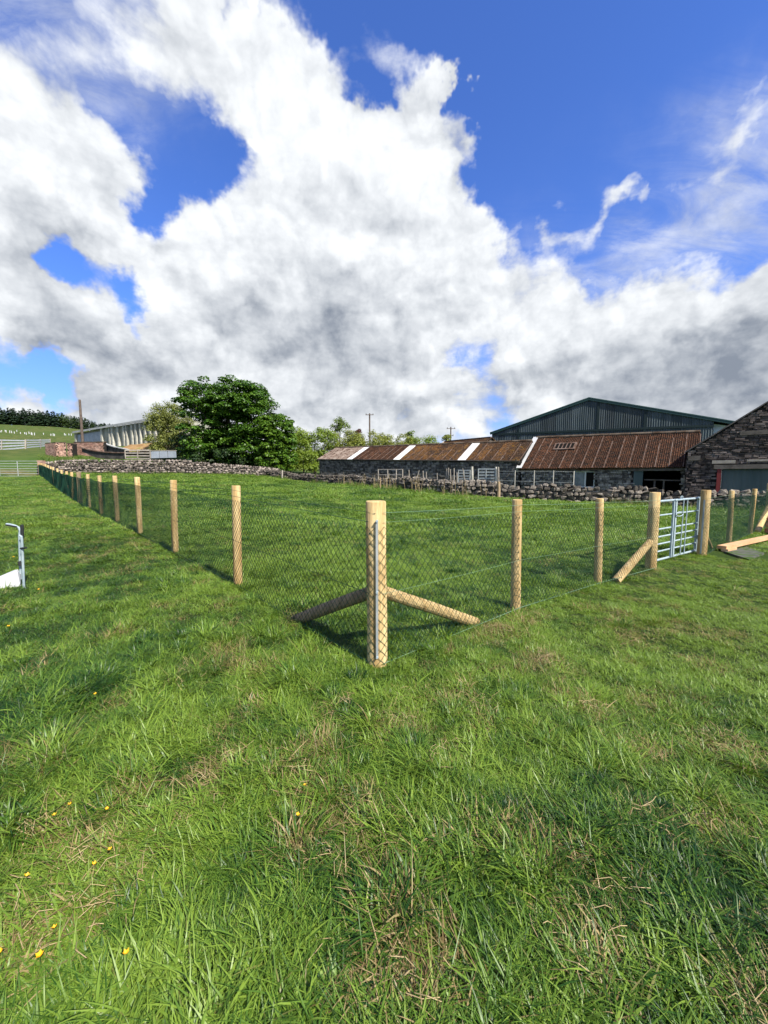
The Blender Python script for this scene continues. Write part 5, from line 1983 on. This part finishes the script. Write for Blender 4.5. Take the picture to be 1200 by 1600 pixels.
def build_wood():
    V, F_, T, o = [], [], [], 0
    V2, F2, T2, o2 = [], [], [], 0
    rng = np.random.default_rng(11)
    trunks = MB()
    for row in range(5):
        for k in range(64):
            px = -60 + k * 4.2 + rng.uniform(-2, 2)
            if px > 190:
                continue
            Y = 252 + row * 7 + rng.uniform(-3, 3)
            x = (px - 600) / F_PX * Y
            g = H(x, Y)
            hg = rng.uniform(7.2, 11.2) * (1.0 if px < 75 else lerp(1.0, .6, min(1, (px - 75) / 90)))
            light = px > 100 and row == 0 and rng.random() < .6
            n = 90
            z = rng.uniform(.04, 1, n) ** .8
            rad = (1 - z) ** .8 * hg * (.30 if light else .24) + .1
            if light:
                rad = np.sqrt(np.clip(1 - (2 * z - 1) ** 2, .02, 1)) * hg * .3
            a = rng.uniform(0, 2 * math.pi, n)
            rr = rad * rng.uniform(.55, 1.05, n)
            p = np.column_stack([x + rr * np.cos(a), Y + rr * np.sin(a), g + z * hg])
            out = np.column_stack([np.cos(a), np.sin(a), -.45 + 0 * a])
            side = np.column_stack([-np.sin(a), np.cos(a), 0 * a])
            s = (hg * .11 * (1.2 - z * .6) * rng.uniform(.7, 1.3, n))[:, None]
            q_ = np.stack([p - out * s * .3, p + side * s * .6 + out * s * .2, p + out * s * .9, p - side * s * .6 + out * s * .2], 1).reshape(-1, 3)
            tt = np.clip(.4 + rng.normal(scale=.14) + rng.normal(scale=.2, size=n), 0, 1)
            if light:
                V2.append(q_); F2.append(np.arange(n * 4).reshape(-1, 4) + o2); T2.append(tt); o2 += n * 4
            else:
                V.append(q_); F_.append(np.arange(n * 4).reshape(-1, 4) + o); T.append(tt); o += n * 4
    root = link('conifer_wood', fast_mesh('conifer_wood', np.vstack(V), np.vstack(F_), M['conifer'], tint=np.concatenate(T)), kind='stuff')
    root['label'] = 'dark conifer wood along the hilltop'
    if V2:
        b = link('broadleaf_edge', fast_mesh('broadleaf_edge', np.vstack(V2), np.vstack(F2), M['larch'], tint=np.concatenate(T2)), kind='stuff')
        b['label'] = 'lighter broadleaf trees along the edge of the conifer wood'


build_wood()


# ================================================================== GRASS
TUFTS = bpy.data.collections.new('grass_tufts')


def tuft(name, blades, lmin, lmax, wmin, wmax, rad, lean, flow, seg=4, curl=1.0):
    """A clump of bent, tapering blades. lean: how far they lie over; flow: how strongly all lie along +X."""
    V, F_, bt = [], [], []
    rnd = random.Random(hash(name) & 0xffff if False else sum(map(ord, name)) * 31)
    for b in range(blades):
        a = rnd.uniform(0, 2 * math.pi)
        r_ = rad * math.sqrt(rnd.random())
        base = Vector((r_ * math.cos(a), r_ * math.sin(a), -.008))
        ha = rnd.uniform(0, 2 * math.pi)
        hd = Vector((math.cos(ha) * (1 - flow) + flow * rnd.uniform(.6, 1.4), math.sin(ha) * (1 - flow) + flow * rnd.uniform(-.5, .5), 0))
        hd = hd.normalized() if hd.length > .01 else Vector((1, 0, 0))
        L = rnd.uniform(lmin, lmax)
        w = rnd.uniform(wmin, wmax)
        th = rnd.uniform(.05, .45) + lean * rnd.uniform(.2, .8)
        bend = rnd.uniform(.3, 1.5) * curl
        side = hd.cross(UP) * (1 if rnd.random() < .5 else -1)
        tw = rnd.uniform(-.7, .7)
        side = (side * math.cos(tw) + hd * math.sin(tw)).normalized()
        p = base.copy()
        o = len(V)
        rb = rnd.random()
        for k in range(seg + 1):
            t = k / seg
            ww = w * (1 - t ** 1.6) * (.75 + .5 * min(1, t * 3)) * .5
            if k < seg:
                V.append(p - side * ww)
                V.append(p + side * ww)
                bt += [rb, rb]
            else:
                V.append(p)
                bt.append(rb)
            ang = min(th + bend * t, 1.75)
            p = p + (hd * math.sin(ang) + UP * math.cos(ang)) * (L / seg)
            if p.z < .004:
                p.z = .004
        for k in range(seg - 1):
            F_.append((o + 2 * k, o + 2 * k + 1, o + 2 * k + 3, o + 2 * k + 2))
        e = o + 2 * (seg - 1)
        F_.append((e, e + 1, o + 2 * seg))
    me = bpy.data.meshes.new(name)
    me.from_pydata([tuple(v) for v in V], [], F_)
    at_ = me.attributes.new('bt', 'FLOAT', 'POINT')
    at_.data.foreach_set('value', np.array(bt, np.float32))
    me.polygons.foreach_set('use_smooth', np.ones(len(me.polygons), bool))
    me.materials.append(M['grass'])
    ob = bpy.data.objects.new(name, me)
    TUFTS.objects.link(ob)


for i in range(5):                    # 0-4 short lawn
    tuft('tuft_%02d' % i, 44, .025, .070, .0024, .0046, .060, .85, .3)
for i in range(5, 10):                # 5-9 long, lying over
    tuft('tuft_%02d' % i, 34, .05, .13, .0030, .0066, .066, 1.5, .5, seg=5, curl=.9)
for i in range(10, 12):               # 10-11 thatch lying flat
    tuft('tuft_%02d' % i, 24, .08, .20, .0020, .0038, .090, 1.5, .2, seg=3, curl=.4)
for i in range(12, 14):               # 12-13 coarse broad blades
    tuft('tuft_%02d' % i, 12, .08, .16, .0055, .0095, .055, 1.5, .3, seg=6, curl=1.2)
for i in range(14, 17):               # 14-16 wide patches for the distance
    tuft('tuft_%02d' % i, 64, .04, .10, .0062, .0110, .22, .9, .35, seg=3)
for i in range(17, 19):               # 17-18 tall rank grass
    tuft('tuft_%02d' % i, 26, .25, .60, .0060, .0110, .14, .25, .15, seg=5)


def hummock(name, blades, lmin, lmax, rad):
    """A cushion of long grass: blades spill outwards from the middle."""
    rnd = random.Random(sum(map(ord, name)) * 17)
    V, F_, bt = [], [], []
    swirl = rnd.uniform(0, 6.28)
    for b in range(blades):
        a = rnd.uniform(0, 2 * math.pi)
        r_ = rad * math.sqrt(rnd.random())
        base = Vector((r_ * math.cos(a), r_ * math.sin(a), -.01))
        ha = a + rnd.gauss(0, .6)
        hd = Vector((math.cos(ha) + .7 * math.cos(swirl), math.sin(ha) + .7 * math.sin(swirl), 0)).normalized()
        L, w = rnd.uniform(lmin, lmax), rnd.uniform(.0034, .0075)
        th, bend = rnd.uniform(.1, .7) * (.4 + r_ / rad), rnd.uniform(.9, 2.0)
        side = (hd.cross(UP) + hd * rnd.uniform(-.5, .5)).normalized()
        p, o, rb, seg = base.copy(), len(V), rnd.random(), 5
        for k in range(seg + 1):
            t = k / seg
            ww = w * (1 - t ** 1.8) * .5
            if k < seg:
                V += [p - side * ww, p + side * ww]
                bt += [rb, rb]
            else:
                V.append(p.copy())
                bt.append(rb)
            ang = min(th + bend * t, 2.0)
            p = p + (hd * math.sin(ang) + UP * math.cos(ang)) * (L / seg)
            p.z = max(p.z, .006)
        for k in range(seg - 1):
            F_.append((o + 2 * k, o + 2 * k + 1, o + 2 * k + 3, o + 2 * k + 2))
        e = o + 2 * (seg - 1)
        F_.append((e, e + 1, o + 2 * seg))
    me = bpy.data.meshes.new(name)
    me.from_pydata([tuple(v) for v in V], [], F_)
    at_ = me.attributes.new('bt', 'FLOAT', 'POINT')
    at_.data.foreach_set('value', np.array(bt, np.float32))
    me.polygons.foreach_set('use_smooth', np.ones(len(me.polygons), bool))
    me.materials.append(M['grass'])
    TUFTS.objects.link(bpy.data.objects.new(name, me))


for i in range(19, 23):               # 19-22 cushions of long grass
    hummock('tuft_%02d' % i, 110, .07, .16, .075)


def gn_instancer(name, P, rot, scl, variant, tone, dry):
    me = bpy.data.meshes.new(name)
    me.vertices.add(len(P))
    me.vertices.foreach_set('co', np.asarray(P, np.float32).ravel())
    for nm, typ, arr, key in (('rot', 'FLOAT_VECTOR', rot, 'vector'), ('scl', 'FLOAT_VECTOR', scl, 'vector'), ('variant', 'INT', variant, 'value'), ('tone', 'FLOAT', tone, 'value'), ('dry', 'FLOAT', dry, 'value')):
        a = me.attributes.new(nm, typ, 'POINT')
        a.data.foreach_set(key, np.asarray(arr, np.int32 if typ == 'INT' else np.float32).ravel())
    ob = link(name, me, kind='stuff')
    ng = bpy.data.node_groups.get('scatter') or make_scatter()
    md = ob.modifiers.new('scatter', 'NODES')
    md.node_group = ng
    return ob


def make_scatter():
    ng = bpy.data.node_groups.new('scatter', 'GeometryNodeTree')
    ng.interface.new_socket('Geometry', in_out='INPUT', socket_type='NodeSocketGeometry')
    ng.interface.new_socket('Geometry', in_out='OUTPUT', socket_type='NodeSocketGeometry')
    N, Lk = ng.nodes, ng.links
    gi, go = N.new('NodeGroupInput'), N.new('NodeGroupOutput')
    ci = N.new('GeometryNodeCollectionInfo')
    ci.inputs['Collection'].default_value = TUFTS
    ci.inputs['Separate Children'].default_value = True
    ci.inputs['Reset Children'].default_value = True
    ip = N.new('GeometryNodeInstanceOnPoints')
    ip.inputs['Pick Instance'].default_value = True

    def na(nm, typ):
        n = N.new('GeometryNodeInputNamedAttribute')
        n.data_type = typ
        n.inputs['Name'].default_value = nm
        return [s for s in n.outputs if s.enabled and s.name == 'Attribute'][0]
    Lk.new(gi.outputs[0], ip.inputs['Points'])
    Lk.new(ci.outputs[0], ip.inputs['Instance'])
    Lk.new(na('variant', 'INT'), ip.inputs['Instance Index'])
    er = N.new('FunctionNodeEulerToRotation')
    Lk.new(na('rot', 'FLOAT_VECTOR'), er.inputs[0])
    Lk.new(er.outputs[0], ip.inputs['Rotation'])
    Lk.new(na('scl', 'FLOAT_VECTOR'), ip.inputs['Scale'])
    Lk.new(ip.outputs[0], go.inputs[0])
    return ng


def spots(lst):
    out = []
    for px, py, rp, k in lst:
        p = gpt(px, py)
        d = (p - Vector((0, 0, EYE))).length
        out.append((p.x, p.y, rp / F_PX * d, k))
    return out


DRY = spots([(850, 1035, 26, .8), (990, 1005, 22, .6), (740, 1095, 36, .6), (500, 1345, 40, .7), (320, 1230, 34, .6), (370, 1190, 26, .5), (625, 1520, 60, 1.0), (920, 1475, 44, .7), (930, 1110, 34, .5), (1130, 1300, 28, .7),
             (470, 1210, 40, .6), (120, 1340, 34, .5), (100, 1440, 55, .6), (1150, 1165, 26, .5), (770, 985, 34, .8), (470, 965, 30, .7), (530, 1100, 26, .4), (620, 1130, 36, .5), (1010, 1290, 40, .4), (60, 1300, 40, .5), (700, 1180, 30, .35),
             (300, 890, 22, .4), (240, 848, 22, .35), (410, 870, 18, .5), (980, 1400, 40, .5), (170, 1400, 40, .4), (1170, 1590, 30, .6), (560, 1270, 24, .6), (840, 880, 24, .3), (280, 1075, 22, .4), (1130, 1170, 30, .5)])
LUSH = spots([(60, 1090, 130, .9), (500, 1055, 60, .5), (700, 1330, 130, .8), (260, 1540, 160, .7), (1000, 1350, 90, .8), (1150, 1480, 120, .7), (200, 1190, 70, .6), (860, 1310, 110, .7), (560, 1460, 130, .8), (420, 1560, 120, .8),
              (480, 950, 60, .5), (380, 1160, 60, .5), (1180, 1100, 70, .35), (520, 1180, 40, .6), (830, 900, 40, .4), (700, 930, 60, .4), (1040, 1570, 120, .6), (330, 1300, 70, .5), (700, 1500, 90, .8)])


def scatter(name, x, y, near, cushions=None, hugging=None):
    n = len(x)
    r_ = np.hypot(x, y)
    inside = ((x - CORNER.x) * LN.x + (y - CORNER.y) * LN.y < 0) & ((x - CORNER.x) * RN.x + (y - CORNER.y) * RN.y < 0)
    z = height(x, y)
    lush, dry = np.zeros(n), np.zeros(n)
    wx, wy = x + (fbm(x * 4, y * 4, 31, 2) - .5) * .3, y + (fbm(x * 4, y * 4, 33, 2) - .5) * .3
    for (sx, sy, sr, k) in LUSH:
        lush = np.maximum(lush, k * np.exp(-((wx - sx) ** 2 + (wy - sy) ** 2) / (sr * sr)))
    for (sx, sy, sr, k) in DRY:
        dry = np.maximum(dry, k * np.exp(-((wx - sx) ** 2 + (wy - sy) ** 2) / (sr * sr)))
    cl = fbm(x * 5.5, y * 5.5, 81, 2)
    n1, n2, n3 = fbm(x * .55, y * .55, 41, 3), fbm(x * 2.6, y * 2.6, 43, 3), fbm(x * .16, y * .16, 47, 3)
    lush = np.clip(lush + np.clip((n2 - .56) * 4, 0, .6), 0, 1)
    tone = .66 + (n1 - .5) * 1.0 + (n2 - .5) * .8 + (n3 - .5) * .7 + (cl - .5) * 1.1 - .45 * lush + RNG.normal(scale=.10, size=n)
    # close mown yellowish strip outside the short fence; greener, ungrazed paddock inside
    right = np.clip((x - .4 - .15 * (y - 3)) / 3, 0, 1) * (~inside) * np.clip((y - 1.8) / 1.5, 0, 1)
    tone += .36 * right
    tone = np.where(inside, tone * 1.1 + .0 + (fbm(x * .9, y * .9, 95, 3) - .5) * .8, tone + .02)
    dry = np.clip(.025 + dry * .85 + np.clip((fbm(x * 3.3, y * 3.3, 53, 3) - .58) * 2.6, 0, .5) - .3 * lush, .012, .95)
    dry = np.where(inside, dry * .4, dry)
    u = RNG.random(n)
    longp = np.clip(.16 + .75 * lush + np.clip((3.2 - r_) * .10, 0, .2) - .35 * right, 0, .85)
    var = np.where(u < longp, RNG.integers(5, 10, n), RNG.integers(0, 5, n))
    var = np.where(RNG.random(n) < .05 + .55 * np.clip(dry - .15, 0, 1), RNG.integers(10, 12, n), var)
    var = np.where(RNG.random(n) < .02 * (r_ < 4) + .04 * lush, RNG.integers(12, 14, n), var)
    if cushions is not None:
        var = np.where(cushions, RNG.integers(19, 23, n), var)
        tone = np.where(cushions, tone * .8 - .06 + RNG.normal(scale=.10, size=n), tone)
        dry = np.where(cushions, dry * .25, dry)
        var = np.where(hugging, RNG.integers(5, 10, n), var)
    if not near:
        var = RNG.integers(14, 17, n)
    ang = (fbm(x * .7, y * .7, 61, 3) - .5) * 9 + 2.2 + RNG.normal(scale=1.0, size=n)
    rot = np.column_stack([RNG.normal(scale=.10, size=n), RNG.normal(scale=.10, size=n), ang])
    s = RNG.uniform(.68, 1.1, n) * (1 + .25 * lush) * np.clip(.55 + 1.0 * cl, .6, 1.45) * np.where(inside, 1.18, 1.0) * np.where(dry > .5, .8, 1.0) * (1 - .18 * right)
    if not near:
        s *= np.where(r_ < 22, 1.0, 1.55) * np.where(inside, 1.15, .85)
    scl = np.column_stack([s, s, s * RNG.uniform(.8, 1.15, n)])
    return gn_instancer(name, np.column_stack([x, y, z]), rot, scl, var, np.clip(tone, 0, 1), dry)


def sector(r0, r1, dens, half=R(53)):
    n = int(half * (r1 * r1 - r0 * r0) * dens)
    r_ = np.sqrt(RNG.uniform(r0 * r0, r1 * r1, n))
    a = RNG.uniform(-half, half, n)
    return r_ * np.sin(a), r_ * np.cos(a)


def outside_walls(x, y):
    keep = np.ones(len(x), bool)
    for px, py, sx, sy in ((1162, 866, .75, .45),):
        p = gpt(px, py)
        keep &= ~((np.abs(x - p.x) < sx) & (np.abs(y - p.y) < sy))
    keep &= ~((x < -36.6) & (x > -60) & (y > 43.2) & (y < 46.2))
    # nothing grows on the yard side of the right-hand wall line, inside the buildings
    s = (x - A0.x) * AX.x + (y - A0.y) * AX.y
    t = (x - A0.x) * PX_.x + (y - A0.y) * PX_.y
    keep &= ~((s > -.2) & (s < 46) & (t > -.1) & (t < 9))
    return keep


near_xy = [sector(.55, 2.2, 900), sector(2.2, 4, 600), sector(4, 7, 400), sector(7, 12, 190)]
x, y = np.concatenate([a for a, b in near_xy]), np.concatenate([b for a, b in near_xy])
cu = [sector(.6, 3, 32), sector(3, 7, 14), sector(7, 12, 5)]
cx, cy = np.concatenate([a for a, b in cu]), np.concatenate([b for a, b in cu])
keepc = RNG.random(len(cx)) < np.clip((fbm(cx * 1.1, cy * 1.1, 91, 3) - .40) * 4, .06, 1) * np.where((cx > 1) & (cy < 9) & (cy > 2.2), .35, 1)
cx, cy = cx[keepc], cy[keepc]
hx, hy = [], []
for p in LPOSTS[:8] + RP[1:] + RP2[:4]:
    for _ in range(46):
        a, r_ = random.uniform(0, 6.283), random.uniform(.09, .24)
        hx.append(p.x + r_ * math.cos(a)); hy.append(p.y + r_ * math.sin(a))
nx = len(x)
x, y = np.concatenate([x, cx, hx]), np.concatenate([y, cy, hy])
isc = np.zeros(len(x), bool)
isc[nx:nx + len(cx)] = True
ish = np.zeros(len(x), bool)
ish[nx + len(cx):] = True
k = outside_walls(x, y)
o = scatter('grass', x[k], y[k], True, isc[k], ish[k])
o['label'] = 'rough green lawn grass with dry patches'
far_xy = [sector(11, 22, 48), sector(22, 62, 10)]
x, y = np.concatenate([a for a, b in far_xy]), np.concatenate([b for a, b in far_xy])
k = outside_walls(x, y)
o = scatter('meadow_grass', x[k], y[k], False)
o['label'] = 'green grass of the paddock and the rise beyond'


def rank_grass():
    """Taller growth along the foot of the walls, fences and yard."""
    xs, ys = [], []
    P, cum = path_pts(WALL_R)
    rnd = random.Random(9)
    for i in range(900):
        s = rnd.uniform(0, cum[-1])
        c, d = on_path(P, cum, s)
        if fbm(np.array([s * .35]), np.array([3.0]), 71)[0] < .47:
            continue
        off = rnd.uniform(.45, 1.3) if rnd.random() < .8 else -rnd.uniform(.5, 2.5)
        p = c + Vector((d.y, -d.x, 0)) * off
        xs.append(p.x); ys.append(p.y)
    P, cum = path_pts(WALL_L)
    for i in range(160):
        s = rnd.uniform(0, cum[-1])
        c, d = on_path(P, cum, s)
        p = c + Vector((d.y, -d.x, 0)) * rnd.uniform(.5, .9)
        xs.append(p.x); ys.append(p.y)
    for i in range(900):
        px, Y = rnd.uniform(60, 260), rnd.uniform(46, 58)
        p = at(px, 715, Y)
        xs.append(p.x); ys.append(p.y)
    x, y = np.array(xs), np.array(ys)
    n = len(x)
    s = RNG.uniform(.55, 1.25, n)
    gn_instancer('rank_grass', np.column_stack([x, y, height(x, y)]), np.column_stack([np.zeros(n), np.zeros(n), RNG.uniform(0, 6.28, n)]), np.column_stack([s, s, s]),
                 RNG.integers(17, 19, n), np.clip(RNG.normal(.5, .2, n), 0, 1), np.clip(RNG.normal(.12, .15, n), 0, 1))['label'] = 'tall rank grass along the foot of the drystone walls'


rank_grass()

# dead stalks against the wall
mb = MB()
rnd = random.Random(4)
for px, Y, n in ((594, 32.5, 12), (540, 38, 7), (660, 29, 7), (700, 27.3, 6), (560, 36, 8), (640, 30.2, 6), (720, 26.8, 5), (618, 31.6, 5), (760, 26.3, 4)):
    for k in range(n):
        p = at(px + rnd.uniform(-12, 12), 760, Y - rnd.uniform(.5, .8))
        g = H(p.x, p.y)
        hgt = rnd.uniform(.5, 1.25)
        dx = rnd.uniform(-.25, .25)
        mb.tube([(p.x, p.y, g - .05), (p.x + dx * .4, p.y, g + hgt * .6), (p.x + dx, p.y, g + hgt)], [.014, .011, .005], 4)
o = mb.build('dead_stalks', M['straw'], None, kind='stuff')
o['label'] = 'dead pale weed stalks along the foot of the wall'

# straw lying on the lawn
mb = MB()
for (sx, sy, sr, kk) in DRY:
    for i in range(int(26 * kk)):
        a, r_ = rnd.uniform(0, 6.28), sr * abs(rnd.gauss(0, .6))
        x, y = sx + r_ * math.cos(a), sy + r_ * math.sin(a)
        if y < .4 or math.hypot(x, y) > 7:
            continue
        b = rnd.uniform(0, 6.28)
        L = rnd.uniform(.03, .10)
        z = H(x, y) + rnd.uniform(.02, .055)
        mb.tube([(x, y, z), (x + L * .5 * math.cos(b), y + L * .5 * math.sin(b), z + rnd.uniform(0, .025)), (x + L * math.cos(b + .3), y + L * math.sin(b + .3), z + rnd.uniform(-.02, .02))], .0014, 4, cap=False)
o = mb.build('straw', M['straw'], None, kind='stuff')
o['label'] = 'dry straw lying in the bare patches of the lawn'
